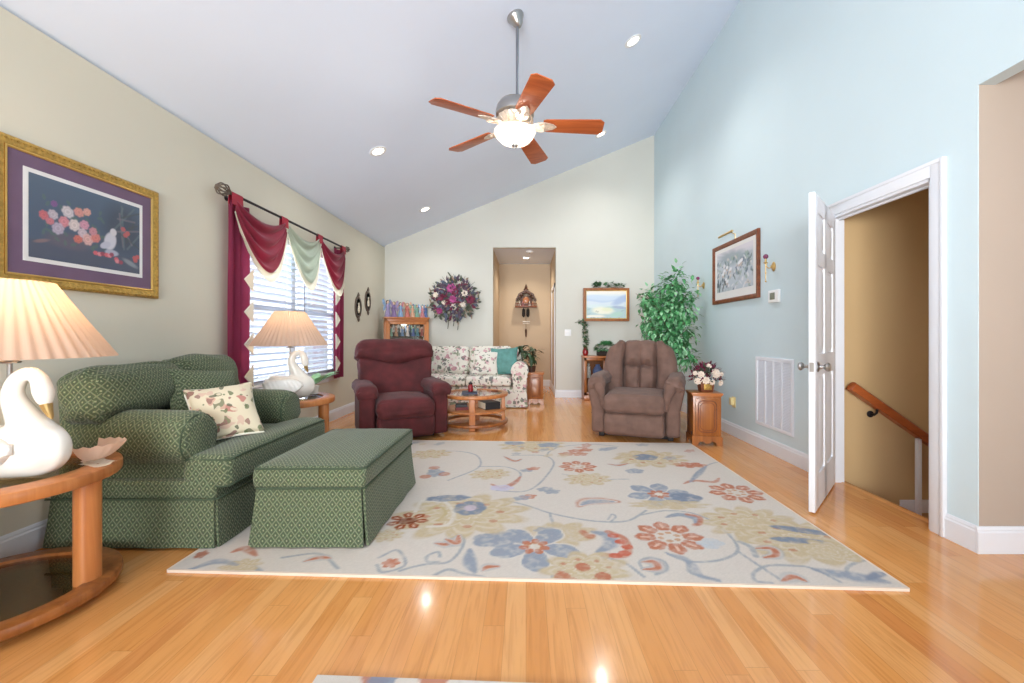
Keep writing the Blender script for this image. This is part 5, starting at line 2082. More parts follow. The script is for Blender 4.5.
def hills(U, V):
    c = Canvas(U*iw3, V*ih3, (188, 214, 232))
    rs = np.random.RandomState(2)
    c.put(np.clip((V-0.80)*8, 0, 1), (244, 238, 226), 1)
    hl = lambda y0, a, f, p: np.clip((y0+a*np.sin(U*f+p)-V)*25, 0, 1)
    c.put(hl(0.84, 0.03, 7, 0), (176, 204, 232), 1)
    c.put(hl(0.70, 0.04, 6, 2), (148, 184, 222), 0.8)
    c.put(hl(0.62, 0.03, 9, 1), (206, 222, 232), 0.8)
    c.blob(0.62, 0.33, 0.22, 0.08, (98, 148, 206), 0.9, 0.5, soft=0.5)
    c.put(hl(0.50, 0.03, 5, 0.5), (196, 222, 226), 1)
    c.put(hl(0.42, 0.03, 8, 3), (132, 184, 190), 1)
    c.blob(0.60, 0.20, 0.16, 0.03, (64, 118, 176), 0.9, -0.1, soft=0.4)
    c.blob(0.30, 0.14, 0.25, 0.085, (236, 236, 204), 1, -0.05, 7, 0.08, soft=0.4)
    c.blob(0.38, 0.16, 0.12, 0.04, (224, 230, 176), 1, 0, soft=0.4)
    c.blob(0.55, 0.07, 0.16, 0.06, (128, 196, 172), 0.9, 0.2, 7, 0.1, soft=0.5)
    c.blob(0.16, 0.04, 0.22, 0.03, (238, 232, 214), 1, 0, soft=0.4)
    for q in ((.18, .13), (.21, .12)):
        c.blob(q[0], q[1], .02, .014, (96, 110, 96), 0.8, 0.5, soft=0.5)
    for k in range(16):
        c.blob(rs.uniform(0, .7), rs.uniform(0, .02), .025, .012, [(92, 84, 70), (70, 120, 100), (150, 120, 90)][k % 3], 0.8, 0, soft=0.5)
    for q in ((.04, .16), (.05, .08), (.66, .14)):
        c.blob(q[0], q[1], .05, .015, (86, 150, 150), 0.8, 0.4, soft=0.5)
    return 0.62*c.c+0.38*0.86


sheet('canvas', hills, 100, 72, print_pos(iw3, ih3, -0.1045), M['print'], t)
t = thing('ivy_garland', 'ivy garland lying along the top of the landscape frame', 'garland', (1.50, YF-0.07, 2.0))
bm = B()
r_ = random.Random(6)
tube(bm, [(-0.28+0.07*k, 0, 0.018+0.01*math.sin(k*2)) for k in range(9)], 0.005, 6)
obj('stem', bm, M['bark'], t)
bm = B()
for k in range(90):
    x = r_.choice([r_.uniform(-0.26, -0.13), r_.uniform(-0.06, 0.30), r_.uniform(-0.06, 0.30)])
    d = Vector((r_.gauss(0, .7), r_.gauss(0, .5), abs(r_.gauss(0.4, .6))))
    leaf(bm, Vector((x, r_.uniform(-.03, .03), 0.02+r_.uniform(0, .07))), d, r_.uniform(.05, .08), .055)
obj('foliage', bm, M['ivy'], t, 60, False)

# oval plaques on the left wall
for y, z, lab in ((6.60, 1.575, 'lower'), (7.00, 1.70, 'upper')):
    t = thing('oval_plaque', f'{lab} of two small oval bronze relief plaques on the left wall', 'plaque', (XL+0.001, y, z), PI/2, 'oval plaques on the left wall')
    bm = B()
    prof = [(1.0, 0), (1.0, -0.010), (0.93, -0.016), (0.82, -0.017), (0.76, -0.014), (0.74, -0.010)]
    N = 40
    rg = [[bm.verts.new((0.125*k*math.cos(2*PI*i/N), y_, 0.175*k*math.sin(2*PI*i/N))) for i in range(N)] for k, y_ in prof]
    for i in range(len(rg)-1):
        for k in range(N):
            bm.faces.new((rg[i][k], rg[i][(k+1) % N], rg[i+1][(k+1) % N], rg[i+1][k]))
    bm.faces.new(rg[0])
    for sgn in (-1, 1):
        ball(bm, (0, -0.014, sgn*0.187), 0.03, 10, 8, (1.1, 0.5, 0.8))
        ball(bm, (0, -0.014, sgn*0.210), 0.014, 8, 6, (1, 0.7, 1.4))
    obj('frame', bm, M['bronze'], t)
    bm = B()
    rg = [bm.verts.new((0.095*math.cos(2*PI*i/N), -0.011, 0.133*math.sin(2*PI*i/N))) for i in range(N)]
    bm.faces.new(rg)
    bmesh.ops.solidify(bm, geom=bm.faces[:], thickness=0.003)
    tp = obj('panel', bm, M['paper'], t)
    bm = B()
    ball(bm, (0.0, -0.016, 0.045), 0.026, 12, 8, (0.8, 0.5, 1))
    ball(bm, (0.0, -0.014, -0.035), 0.05, 12, 8, (0.8, 0.35, 1.25))
    obj('relief_figure', bm, M['paper'], t)

# ------------------------------------------------------------------ wreath on the far wall
t = thing('floral_wreath', 'round spray of purple, wine and slate dried flowers on the far wall', 'wreath', (-1.30, YF-0.01, 1.80))
r_ = random.Random(17)


def spray(bm, n, rmin, rmax, ln, w_, depth=0.12):
    for _ in range(n):
        a = r_.uniform(0, 2*PI)
        rr = r_.uniform(rmin, rmax)
        bulge = depth*math.sqrt(max(0, 1-(rr/0.52)**2))
        p = Vector((rr*math.cos(a), -0.03-bulge*r_.uniform(.4, 1.1), rr*math.sin(a)*0.92))
        d = Vector((math.cos(a)+r_.gauss(0, .75), r_.uniform(-0.9, 0.05), math.sin(a)+r_.gauss(0, .75)))
        leaf(bm, p, d, ln*r_.uniform(.7, 1.3), w_*r_.uniform(.7, 1.3), Vector((0, -1, 0)), 0.2, 0.15)


for nm, m_, n, r0, r1, ln, w_ in (('purple_foliage', 'w_leaf', 120, 0.05, 0.40, 0.11, 0.045), ('green_foliage', 'w_leaf2', 130, 0.05, 0.44, 0.10, 0.04), ('slate_foliage', 'w_blue', 90, 0.05, 0.38, 0.10, 0.045), ('wine_foliage', 'w_wine', 70, 0.05, 0.38, 0.10, 0.045), ('tan_foliage', 'w_tan', 90, 0.05, 0.45, 0.10, 0.03)):
    bm = B()
    spray(bm, n, r0, r1, ln, w_)
    obj(nm, bm, M[m_], t, 60, False)
bm = B()
for (x, z) in ((-0.2, -0.1), (0.1, -0.2), (0.2, 0.1), (-0.1, 0.15), (0.02, -0.02)):
    for k in range(14):
        ball(bm, (x+r_.gauss(0, .045), -0.14+r_.gauss(0, .02), z+r_.gauss(0, .045)), 0.016, 6, 5)
obj('berries', bm, M['w_leaf'], t)
for x, z, r__, m_ in ((-0.05, 0.19, 0.10, 'w_pink'), (0.02, 0.13, 0.08, 'w_wine'), (0.20, 0.10, 0.07, 'w_cream'), (-0.33, 0.07, 0.06, 'w_cream'), (0.0, -0.15, 0.07, 'w_cream'), (0.30, -0.02, 0.09, 'w_wine'), (-0.22, 0.02, 0.08, 'w_wine'), (-0.02, -0.01, 0.08, 'w_pink'), (0.16, -0.1, 0.06, 'w_cream'), (-0.12, -0.06, 0.07, 'w_wine'), (0.26, -0.17, 0.06, 'w_leaf2'), (-0.26, -0.22, 0.07, 'w_pink'), (-0.18, -0.06, 0.055, 'w_cream')):
    bm = B()
    bloom(bm, Vector((x, -0.16, z)), Vector((x, -1, z)), r__, 7, 2, 0.4)
    o = obj('flower', bm, M[m_], t, 60, False)
bm = B()
tube(bm, spline([(-0.02, -0.06, 0.30), (-0.06, -0.07, 0.40), (-0.13, -0.06, 0.50)], 5), [0.012]*10+[0.004], 6)
for k in range(7):
    a = R(20+k*24)
    tube(bm, [(0.32*math.cos(a), -0.05, 0.30*math.sin(a)), (0.52*math.cos(a), -0.07, 0.46*math.sin(a))], 0.003, 5)
for x, l_ in ((-0.12, 0.17), (-0.02, 0.12), (0.06, 0.19)):
    tube(bm, spline([(x, -0.08, -0.34), (x+0.01, -0.09, -0.42), (x-0.005, -0.08, -0.37-l_)], 4), 0.006, 6)
obj('twigs', bm, M['w_leaf2'], t)

# ------------------------------------------------------------------ curio cabinet with figurines
CXc, CYc, CRZ = -2.119, 7.555, R(24)
CW, CD, CH = 0.74, 0.28, 1.46
t = thing('curio_cabinet', 'oak and glass curio cabinet angled in the far left corner', 'curio cabinet', (CXc, CYc, 0), CRZ)
bm = B()
pw = 0.045
for x in (-CW/2, CW/2-pw):
    for y in (-CD/2, CD/2-pw):
        box(bm, x, x+pw, y, y+pw, 0, CH-0.02, 0.004)
obj('posts', bm, M['oak'], t)
bm = B()
box(bm, -CW/2-.015, CW/2+.015, -CD/2-.015, CD/2+.01, CH-0.03, CH, 0.006)
box(bm, -CW/2, CW/2, -CD/2, CD/2, CH-0.085, CH-0.03, 0.004)
obj('cornice', bm, M['oak_h'], t)
bm = B()
box(bm, -CW/2, CW/2, -CD/2, CD/2, 0.0, 0.12, 0.005)
obj('plinth', bm, M['oak_h'], t)
bm = B()
box(bm, -CW/2+pw, CW/2-pw, CD/2-0.012, CD/2-0.004, 0.12, CH-0.08)
obj('mirror_back', bm, M['mirror'], t)
bm = B()
for x0, x1, z0, z1 in ((-CW/2+pw, -CW/2+pw+.035, .12, CH-.085), (CW/2-pw-.035, CW/2-pw, .12, CH-.085), (-CW/2+pw, CW/2-pw, .12, .165), (-CW/2+pw, CW/2-pw, CH-.125, CH-.085)):
    box(bm, x0, x1, -CD/2+.004, -CD/2+.026, z0, z1, 0.003)
dr = obj('door', bm, M['oak'], t)
bm = B()
box(bm, -CW/2+pw+.03, CW/2-pw-.03, -CD/2+.013, -CD/2+.017, .16, CH-.12)
obj('door_glass', bm, M['glass'], dr)
for s in (-1, 1):
    bm = B()
    box(bm, s*(CW/2-.02)-.002, s*(CW/2-.02)+.002, -CD/2+pw, CD/2-pw, .12, CH-.085)
    obj('side_glass', bm, M['glass'], t)
for z in (0.50, 0.82, 1.12):
    bm = B()
    box(bm, -CW/2+.05, CW/2-.05, -CD/2+.03, CD/2-.015, z, z+0.006)
    obj('glass_shelf', bm, M['glass'], t)
lamp_light('curio_light', 'POINT', (0, -0.02, CH-0.11), 0.7, (1.0, 0.95, 0.85), 0.05, t)
CM = Matrix.Translation((CXc, CYc, 0)) @ Matrix.Rotation(CRZ, 4, 'Z')


def figurine(label, lx, ly, z, h_, dress, wing, group, hat=None, hair='bark'):
    p = CM @ Vector((lx, ly, z+0.0008))
    t_ = thing('fairy_figurine', label, 'figurine', p, CRZ+R(rnd.uniform(-20, 20)), group)
    s = h_
    bm = B()
    sway = rnd.uniform(-.03, .03)
    lathe(bm, [(0.14*s, 0), (0.165*s, 0.01*s), (0.15*s, 0.12*s), (0.11*s, 0.32*s), (0.06*s, 0.52*s), (0.075*s, 0.62*s), (0.08*s, 0.68*s), (0.035*s, 0.74*s)], 16, Matrix.Shear('XY', 4, (sway, 0)), mod=lambda a, j: 1+(0.10*math.cos(a*7) if j < 4 else 0))
    for q in (-1, 1):
        tube(bm, [(q*0.07*s, 0, 0.66*s), (q*0.13*s, -0.06*s, 0.52*s), (q*0.06*s, -0.14*s, 0.50*s)], 0.028*s, 8)
    obj('dress', bm, M['f_'+dress], t_)
    bm = B()
    ball(bm, (0, -0.005*s, 0.82*s), 0.085*s, 12, 8, (0.9, 0.95, 1.1))
    obj('head', bm, M['skin'], t_)
    bm = B()
    ball(bm, (0, 0.02*s, 0.845*s), 0.092*s, 12, 8, (1, 0.95, 1.0))
    tube(bm, [(0, 0.06*s, 0.84*s), (0, 0.09*s, 0.70*s), (0, 0.08*s, 0.56*s)], [0.08*s, 0.06*s, 0.02*s], 8)
    obj('hair', bm, M[hair], t_)
    if wing:
        for q in (-1, 1):
            bm = B()
            pts = [(0.03, 0.60), (0.10, 0.86), (0.19, 1.02), (0.25, 0.95), (0.23, 0.76), (0.15, 0.62), (0.20, 0.50), (0.18, 0.34), (0.11, 0.38), (0.04, 0.54)]
            prism(bm, [(q*a*s, b*s) for a, b in pts], 0.09*s, 0.10*s, lambda a, b, y: Vector((a, y+abs(a)*0.3, b)))
            obj('wing', bm, M['f_'+wing], t_, 20)


tops = [(-0.31, 0.02, 0.26, 'lilac', 'sky', 'lilac-gowned fairy figurine with blue wings, leftmost on the curio top'),
        (-0.215, -0.05, 0.235, 'violet', 'lilac', 'violet fairy figurine second from the left on the curio top'),
        (-0.10, 0.0, 0.23, 'sky', 'rose', 'sky blue fairy figurine with rose wings on the curio top'),
        (0.02, 0.02, 0.225, 'coral', 'peach', 'coral fairy figurine in the middle of the curio top'),
        (0.10, -0.06, 0.19, 'peach', 'mint', 'small peach fairy figurine with mint wings on the curio top'),
        (0.19, 0.02, 0.20, 'mint', 'cobalt', 'mint fairy figurine with cobalt wings on the curio top'),
        (0.275, -0.04, 0.19, 'rose', 'sky', 'rose fairy figurine with blue wings near the right of the curio top'),
        (0.345, 0.04, 0.20, 'cobalt', 'aqua', 'cobalt fairy figurine rightmost on the curio top')]
for lx, ly, hh, d_, w__, lab in tops:
    figurine(lab, lx, ly, CH, hh*1.22, d_, w__, 'fairy figurines on top of the curio cabinet', hair=rnd.choice(['bark', 'walnut', 'dark', 'paper']))
ins = [(-0.26, 0.0, 0.19, 'mint', 'ivory', 'mint figurine at the left of the lit curio shelf'),
       (-0.17, 0.03, 0.21, 'peach', 'ivory', 'peach figurine second from the left on the lit curio shelf'),
       (-0.07, -0.02, 0.18, 'sky', 'ivory', 'pale blue figurine left of the middle on the lit curio shelf'),
       (0.03, 0.03, 0.20, 'ivory', 'sky', 'ivory figurine in the middle of the lit curio shelf'),
       (0.12, -0.02, 0.19, 'cobalt', 'mint', 'cobalt figurine right of the middle on the lit curio shelf'),
       (0.20, 0.03, 0.20, 'aqua', 'ivory', 'aqua figurine second from the right on the lit curio shelf'),
       (0.27, -0.02, 0.18, 'coral', 'peach', 'coral figurine at the right of the lit curio shelf')]
for lx, ly, hh, d_, w__, lab in ins:
    figurine(lab, lx, ly, 1.126, hh, d_, w__, 'figurines on the lit curio shelf', hair=rnd.choice(['bark', 'walnut', 'dark', 'paper']))

# ------------------------------------------------------------------ display cabinet under the landscape
t = thing('display_cabinet', 'low oak display cabinet with glass doors behind the brown recliner', 'cabinet', (1.40, 7.60, 0))
w, d, h_ = 0.78, 0.34, 0.78
bm = B()
box(bm, -w/2-.012, w/2+.012, -d/2-.012, d/2+.005, h_-0.03, h_, 0.006)
obj('top', bm, M['oak_h'], t)
bm = B()
box(bm, -w/2, w/2, -d/2, d/2, 0, 0.10, 0.006)
obj('plinth', bm, M['oak_h'], t)
bm = B()
box(bm, -w/2, w/2, d/2-.012, d/2, .1, h_-.03)
for s in (-1, 1):
    box(bm, s*w/2-(.02 if s > 0 else 0), s*w/2+(.02 if s < 0 else 0), -d/2+.02, d/2, .1, h_-.03)
box(bm, -w/2, w/2, -d/2+.02, d/2, .38, .395)
obj('carcass', bm, M['oak_red'], t)
for x0, x1 in ((-w/2, -0.004), (0.004, w/2)):
    bm = B()
    for a, b, c_, e in ((x0, x0+.05, .1, h_-.03), (x1-.05, x1, .1, h_-.03), (x0, x1, .1, .15), (x0, x1, h_-.08, h_-.03)):
        box(bm, a, b, -d/2, -d/2+.02, c_, e, 0.003)
    dr = obj('door', bm, M['oak_red'], t)
    bm = B()
    box(bm, x0+.045, x1-.045, -d/2+.008, -d/2+.012, .145, h_-.075)
    obj('door_glass', bm, M['glass'], dr)
    bm = B()
    ball(bm, ((x1-.02) if x1 < 0.1 else (x0+.02), -d/2-.012, 0.47), 0.011)
    obj('knob', bm, M['brass'], dr)
t = thing('vase', 'dark blue vase behind the glass of the low oak cabinet', 'vase', (1.27, 7.57, 0.396))
bm = B()
lathe(bm, [(0.04, 0), (0.05, 0.005), (0.085, 0.08), (0.09, 0.12), (0.06, 0.18), (0.035, 0.21), (0.045, 0.23), (0.038, 0.23), (0.03, 0.205)], 20)
obj('body', bm, M['f_cobalt'], t)
t = thing('figurine', 'ivory statuette behind the glass at the left of the low oak cabinet', 'figurine', (1.11, 7.57, 0.396))
bm = B()
lathe(bm, [(0.05, 0), (0.05, 0.015), (0.035, 0.03), (0.04, 0.1), (0.028, 0.16), (0.034, 0.19), (0.015, 0.21), (0.024, 0.235), (0.0, 0.26)], 14, cap=False)
obj('body', bm, M['f_ivory'], t)

t = thing('ivy_topiary', 'tall ivy spiral in a dark red vase on the low oak cabinet', 'plant', (1.06, 7.62, 0.781))
bm = B()
lathe(bm, [(0.035, 0), (0.04, 0.005), (0.055, 0.05), (0.05, 0.09), (0.03, 0.12), (0.038, 0.14), (0.03, 0.14), (0.02, 0.11)], 18)
obj('vase', bm, M['red_glass'], t)
r_ = random.Random(31)
bm = B()
st_ = spline([(0, 0, 0.12), (0.015, 0, 0.26), (-0.01, 0, 0.40), (0.0, 0, 0.54), (-0.05, 0, 0.60), (-0.13, -0.02, 0.60)], 6)
tube(bm, st_, 0.005, 6)
obj('stem', bm, M['bark'], t)
bm = B()
for q in st_:
    for _ in range(7 if q[2] < 0.5 else 4):
        d = Vector((r_.gauss(0, 1), r_.gauss(0, 1), r_.gauss(0, .6)))
        leaf(bm, Vector(q)+d.normalized()*0.02, d, r_.uniform(.04, .07), .045)
obj('foliage', bm, M['ivy'], t, 60, False)
t = thing('ivy_bush', 'bushy green ivy in a low planter on the low oak cabinet', 'plant', (1.41, 7.58, 0.781))
bm = B()
rbox(bm, (0, 0, 0.045), (0.15, 0.06, 0.044), 0.012, 3)
obj('planter', bm, M['basket'], t)
bm = B()
for k in range(260):
    d = Vector((r_.gauss(0, 1), r_.gauss(0, 1), abs(r_.gauss(0, 1))))
    d.normalize()
    p = Vector((d.x*0.17, d.y*0.08, 0.10+d.z*0.12))
    leaf(bm, p, d+Vector((0, 0, -.3)), r_.uniform(.05, .075), .045)
obj('foliage', bm, M['leaf'], t, 60, False)

# ------------------------------------------------------------------ cuckoo clock
t = thing('cuckoo_clock', 'dark carved wooden hanging clock on the hall wall', 'clock', (0.0, 9.698, 1.87))
bm = B()
box(bm, -0.15, 0.15, -0.16, 0, -0.07, 0.16, 0.006)
obj('case', bm, M['darkwood'], t)
bm = B()
for s in (-1, 1):
    prism(bm, [(0, 0.30), (s*0.17, 0.20), (s*0.235, 0.05), (s*0.215, 0.04), (s*0.15, 0.165), (0, 0.26)], -0.22, 0.0, lambda a, b, q: Vector((a, q, b)))
for k in range(9):
    x = -0.2+0.05*k
    ball(bm, (x, -0.20, 0.24-0.16*(abs(x)/0.2)**1.4), 0.03, 8, 6, (1, 0.6, 1))
obj('roof', bm, M['darkwood'], t)
bm = B()
lathe(bm, [(0.05, 0.27), (0.06, 0.30), (0.03, 0.34), (0.035, 0.36), (0.012, 0.40), (0.0, 0.44)], 12, xf((0, -0.1, 0)), cap=False)
obj('finial', bm, M['darkwood'], t)
bm = B()
box(bm, -0.24, 0.24, -0.24, 0, -0.10, -0.07, 0.006)
for k in range(13):
    x = -0.22+0.44*k/12
    tube(bm, [(x, -0.225, -0.07), (x, -0.225, -0.02)], 0.006, 6)
box(bm, -0.235, 0.235, -0.235, -0.215, -0.022, -0.008, 0.002)
obj('balcony', bm, M['walnut'], t)
bm = B()
lathe(bm, [(0.07, 0), (0.07, 0.008), (0.06, 0.012)], 24, xf((0, -0.16, 0.06), (PI/2, 0, 0)))
obj('dial', bm, M['oak_red'], t)
for x, m_ in ((-0.14, 'f_ivory'), (-0.07, 'f_rose'), (0.08, 'f_ivory'), (0.15, 'f_peach')):
    bm = B()
    lathe(bm, [(0.025, -0.07), (0.02, -0.02), (0.012, 0.0), (0.018, 0.02), (0, 0.035)], 10, xf((x, -0.19, 0)), cap=False)
    obj('carved_figure', bm, M[m_], t)
for x, zl in ((-0.055, -0.28), (0.045, -0.28)):
    bm = B()
    tube(bm, [(x, -0.10, -0.10), (x, -0.10, zl+0.12)], 0.004, 6)
    tube(bm, [(x, -0.10, zl+.16), (x, -0.10, zl+.13), (x, -0.10, zl), (x, -0.10, zl-0.04)], [0.012, 0.032, 0.036, 0.012], 10)
    obj('weight', bm, M['dark'], t)
bm = B()
tube(bm, [(0.0, -0.06, -0.10), (0.0, -0.06, -0.62)], 0.005, 6)
tube(bm, [(0.0, -0.06, -0.58), (0.0, -0.06, -0.62), (0, -0.06, -0.76)], [0.014, 0.026, 0.012], 8)
obj('pendulum', bm, M['darkwood'], t)
bm = B()
tube(bm, [(-0.075, -0.07, -0.42), (0.085, -0.07, -0.42)], 0.014, 8)
tube(bm, [(-0.075, -0.07, -0.46), (0.085, -0.07, -0.46)], 0.008, 8)
obj('chime_bar', bm, M['f_ivory'], t)

# ------------------------------------------------------------------ sconces, vent, switches
for y, z, lab in ((4.06, 1.79, 'brass wall sconce with plum glass orb right of the snowy print'), (5.66, 1.80, 'brass wall sconce with plum glass orb left of the snowy print')):
    t = thing('wall_sconce', lab, 'sconce', (XR-0.001, y, z), -PI/2, 'brass sconces beside the snowy print')
    bm = B()
    lathe(bm, [(0.042, 0), (0.046, 0.006), (0.036, 0.014), (0.016, 0.02), (0.012, 0.03), (0, 0.034)], 24, xf((0, 0, 0), (PI/2, 0, 0)) @ Matrix.Diagonal((0.65, 1.0, 1, 1)), cap=False)
    obj('back_plate', bm, M['brass'], t)
    bm = B()
    tube(bm, spline([(0, -0.02, 0), (0, -0.05, -0.015), (0, -0.07, 0.0), (0, -0.08, 0.03)], 5), 0.0045, 8)
    tube(bm, [(0, -0.08, 0.03), (0, -0.08, -0.13)], 0.004, 8)
    ball(bm, (0, -0.08, -0.14), 0.009)
    ball(bm, (0, -0.08, -0.06), 0.008)
    obj('arm', bm, M['brass'], t)
    bm = B()
    lathe(bm, [(0.008, 0.025), (0.018, 0.035), (0.020, 0.039), (0.009, 0.043), (0.008, 0.075)], 16, xf((0, -0.08, 0)))
    obj('candle_cup', bm, M['brass'], t)
    bm = B()
    ball(bm, (0, -0.08, 0.095), 0.024, 16, 12)
    obj('glass_orb', bm, M['purple_glass'], t)

t = thing('return_air_grille', 'tall white return air grille low on the right wall', 'vent', (XR-0.0005, 4.065, 0.58), -PI/2)
gw, gh = 0.62, 0.685
bm = B()
moulding(bm, gw, gh, [(0, 0), (0, -0.006), (0.006, -0.012), (0.034, -0.012), (0.038, -0.006), (0.038, 0), (0, 0)])
obj('frame', bm, M['grille'], t)
bm = B()
for k in range(1, 4):
    x = -gw/2+.038+(gw-.076)*k/4
    box(bm, x-.012, x+.012, -0.011, -0.001, -gh/2+.036, gh/2-.036, 0.002)
obj('divider_bars', bm, M['grille'], t)
bm = B()
for k in range(44):
    z = -gh/2+.045+(gh-.09)*k/43
    mt = xf((0, -0.005, z), (R(38), 0, 0))
    box(bm, -gw/2+.037, gw/2-.037, -0.005, 0.005, -0.0008, 0.0008, 0, mt)
rect(bm, gw-.07, gh-.07, -0.0012, 0.001)
obj('louvers', bm, M['grille'], t, 0)

t = thing('thermostat', 'small white thermostat with grey display on the right wall', 'thermostat', (XR-0.0005, 4.035, 1.505), -PI/2)
bm = B()
rbox(bm, (0, -0.0135, 0), (0.085, 0.013, 0.060), 0.008, 3)
obj('housing', bm, M['plastic_w'], t)
bm = B()
box(bm, -0.05, 0.03, -0.0285, -0.026, -0.03, 0.035, 0.001)
obj('display', bm, M['lcd'], t)

t = thing('wall_outlet', 'cream plug-in unit on an outlet right of the small flower cabinet', 'outlet', (XR-0.0005, 4.84, 0.38), -PI/2)
bm = B()
rbox(bm, (0, -0.004, 0), (0.038, 0.004, 0.06), 0.003, 2)
obj('cover_plate', bm, M['plastic_c'], t)
bm = B()
rbox(bm, (0, -0.028, 0.01), (0.028, 0.02, 0.042), 0.010, 3)
obj('plug_unit', bm, M['plastic_c'], t)

t = thing('light_switch', 'white double light switch on the far wall by the tall opening', 'light switch', (0.77, YF-0.0005, 1.19))
bm = B()
rbox(bm, (0, -0.004, 0), (0.06, 0.004, 0.06), 0.003, 2)
obj('cover_plate', bm, M['plastic_w'], t)
for x in (-0.024, 0.024):
    bm = B()
    box(bm, x-.012, x+.012, -0.012, -0.006, -.03, .03, 0.002, xf((0, 0, 0), (0, 0, 0)))
    obj('rocker', bm, M['plastic_w'], t)

# ------------------------------------------------------------------ ceiling fan
FXx, FYy = -0.093, 3.59
fz = zc(FXx)
t = thing('ceiling_fan', 'five-blade wooden ceiling fan with frosted light bowl on a long rod', 'ceiling fan', (FXx, FYy, 0))
bm = B()
tilt = math.atan(SL)
lathe(bm, [(0.072, 0.0), (0.074, -0.012), (0.066, -0.03), (0.05, -0.05), (0.04, -0.075), (0.022, -0.095), (0.016, -0.10)], 28, xf((0, 0, fz), (0, -tilt, 0)))
obj('canopy', bm, M['nickel'], t)
bm = B()
tube(bm, [(0.02, 0, fz-0.07), (0.02, 0, 3.10)], 0.0125, 14)
obj('rod', bm, M['steel'], t)
bm = B()
lathe(bm, [(0.018, 3.15), (0.03, 3.14), (0.035, 3.125), (0.075, 3.12), (0.125, 3.095), (0.155, 3.05), (0.162, 3.01), (0.160, 2.985), (0.12, 2.975)], 36)
obj('motor_housing', bm, M['nickel'], t)
bm = B()
lathe(bm, [(0.12, 2.98), (0.14, 2.965), (0.135, 2.94), (0.10, 2.90), (0.11, 2.88), (0.09, 2.86)], 36, mod=lambda a, j: 1+0.05*math.cos(a*10)*(1 if j in (1, 2) else 0))
for k in range(15):
    a = 2*PI*k/15
    q = xf((0, 0, 0), (0, 0, a))
    tube(bm, spline([(0.10, 0, 2.90), (0.14, 0.018, 2.915), (0.15, 0, 2.94), (0.14, -0.018, 2.965), (0.12, 0, 2.975)], 4), 0.006, 6, M=q)
M['filigree'] = mat('cream antique metal', S(206, 190, 174), 0.45, 0.25, var=0.25, scale=50)
obj('filigree_collar', bm, M['filigree'], t)
bm = B()
lathe(bm, [(0.165, 2.855), (0.174, 2.85), (0.176, 2.842), (0.17, 2.834), (0.155, 2.80), (0.12, 2.765), (0.07, 2.743), (0.02, 2.736), (0.0, 2.735)], 40, cap=False)
obj('light_bowl', bm, M['bowl'], t)
bm = B()
lathe(bm, [(0.012, 2.745), (0.028, 2.735), (0.026, 2.724), (0.012, 2.716), (0.008, 2.705), (0.0, 2.70)], 18, cap=False)
obj('bowl_finial', bm, M['nickel'], t)
for k in range(5):
    a = R(-0.8+72*k)
    Q = xf((0, 0, 2.905), (0, 0, a)) @ xf((0, 0, 0), (0, R(2), 0))
    bm = B()
    P2 = Q @ xf((0.24, 0, 0.0), (R(-12), 0, 0))
    L = 0.502
    prism(bm, [(0.0, -0.064), (0.03, -0.074), (L-0.035, -0.090), (L, -0.058), (L, 0.058), (L-0.035, 0.090), (0.03, 0.074), (0.0, 0.064)], -0.004, 0.004, lambda p, q, z: P2 @ Vector((p, q, z)), 0.0015)
    bl = obj('blade', bm, M['cherry'], t, 20)
    bm = B()
    prism(bm, [(0.10, -0.02), (0.16, -0.026), (0.20, -0.045), (0.25, -0.05), (0.32, -0.03), (0.35, 0.0), (0.32, 0.03), (0.25, 0.05), (0.20, 0.045), (0.16, 0.026), (0.10, 0.02)], -0.014, -0.007, lambda p, q, z: Q @ xf((0, 0, 0), (R(-12), 0, 0)) @ Vector((p, q, z)))
    for s in (-1, 1):
        tube(bm, spline([(0.15, s*0.02, -0.016), (0.20, s*0.05, -0.018), (0.245, s*0.045, -0.018), (0.235, s*0.018, -0.018), (0.205, s*0.022, -0.018)], 4), 0.007, 6, M=Q @ xf((0, 0, 0), (R(-12), 0, 0)))
    obj('blade_iron', bm, M['filigree'], bl)
lamp_light('fan_bowl_light', 'POINT', (0, 0, 2.835), 24, (1.0, 0.94, 0.85), 0.05, t)

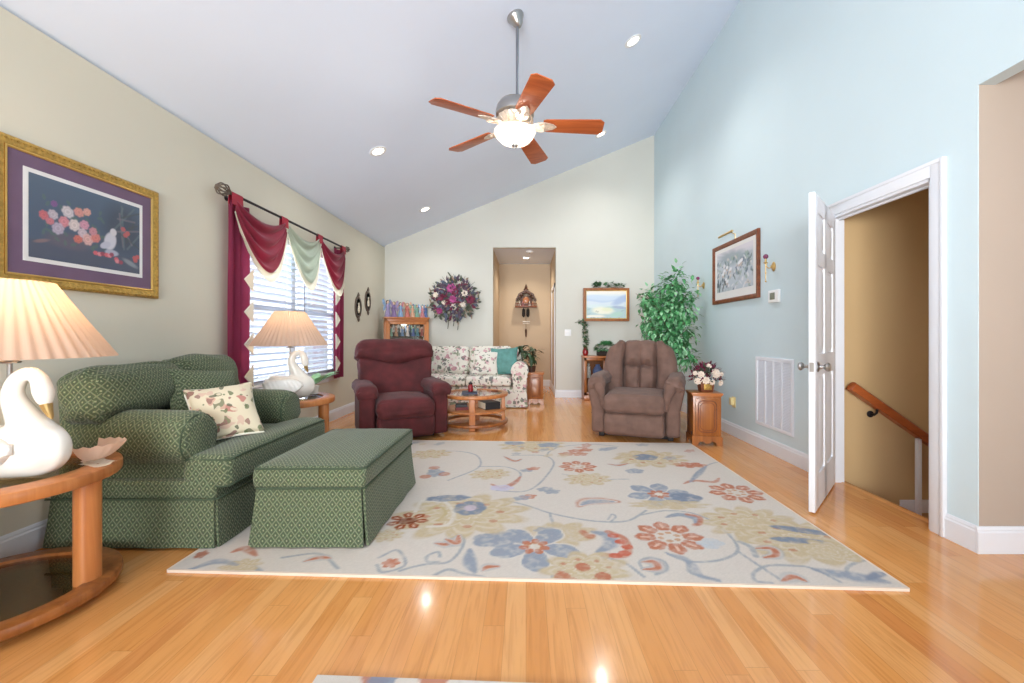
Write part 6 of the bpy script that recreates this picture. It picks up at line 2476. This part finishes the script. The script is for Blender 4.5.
# ------------------------------------------------------------------ recessed lights, hall light, detector
cans = [(1.163, 4.64, 'recessed ceiling light right of the fan, nearest the right wall'),
        (-1.643, 4.74, 'recessed ceiling light left of the fan over the window side'),
        (-1.636, 6.92, 'recessed ceiling light nearest the far left corner'),
        (1.195, 6.81, 'recessed ceiling light beyond the right fan blade tip')]
for x, y, lab in cans:
    t = thing('recessed_light', lab, 'ceiling light', (x, y, zc(x)-0.001), 0, 'recessed lights in the sloped ceiling')
    t.rotation_euler = (0, -tilt, 0)
    bm = B()
    lathe(bm, [(0.062, -0.002), (0.066, -0.008), (0.092, -0.006), (0.096, 0.0)], 28, cap=False)
    obj('trim_ring', bm, M['plastic_w'], t)
    bm = B()
    lathe(bm, [(0.064, -0.001), (0.05, -0.005), (0.0, -0.007)], 24, cap=False)
    obj('lens', bm, M['can'], t)
    o = lamp_light('recessed_spot', 'SPOT', (0, 0, -0.03), (48 if y < 6 else 60) if x < 0 else 85, (1.0, 0.97, 0.93), 0.06, t, spot_size=R(150), spot_blend=1.0)
    o.rotation_euler = (0, tilt, 0)
t = thing('recessed_light', 'recessed light in the low hall ceiling above the clock', 'ceiling light', (0.0, 8.9, DZ-0.001))
bm = B()
lathe(bm, [(0.062, -0.002), (0.066, -0.008), (0.092, -0.006), (0.096, 0.0)], 28, cap=False)
obj('trim_ring', bm, M['plastic_w'], t)
bm = B()
lathe(bm, [(0.064, -0.001), (0.05, -0.005), (0.0, -0.007)], 24, cap=False)
obj('lens', bm, M['can'], t)
lamp_light('hall_spot', 'SPOT', (0, 0, -0.03), 70, (1.0, 0.86, 0.68), 0.06, t, spot_size=R(150), spot_blend=0.9)
t = thing('smoke_detector', 'round white smoke detector on the hall ceiling', 'smoke detector', (0.07, 8.2, DZ-0.001))
bm = B()
lathe(bm, [(0.065, 0), (0.066, -0.02), (0.055, -0.034), (0.0, -0.036)], 28, cap=False)
obj('housing', bm, M['plastic_w'], t)
bm = B()
lathe(bm, [(0.018, -0.034), (0.016, -0.042), (0.0, -0.043)], 16, cap=False)
obj('test_button', bm, M['lcd'], t)
lamp_light('stair_fill', 'POINT', (4.4, 2.75, 0.9), 13, (1.0, 0.85, 0.65), 0.1)  # added fill light for the stairwell, no lamp fitting there
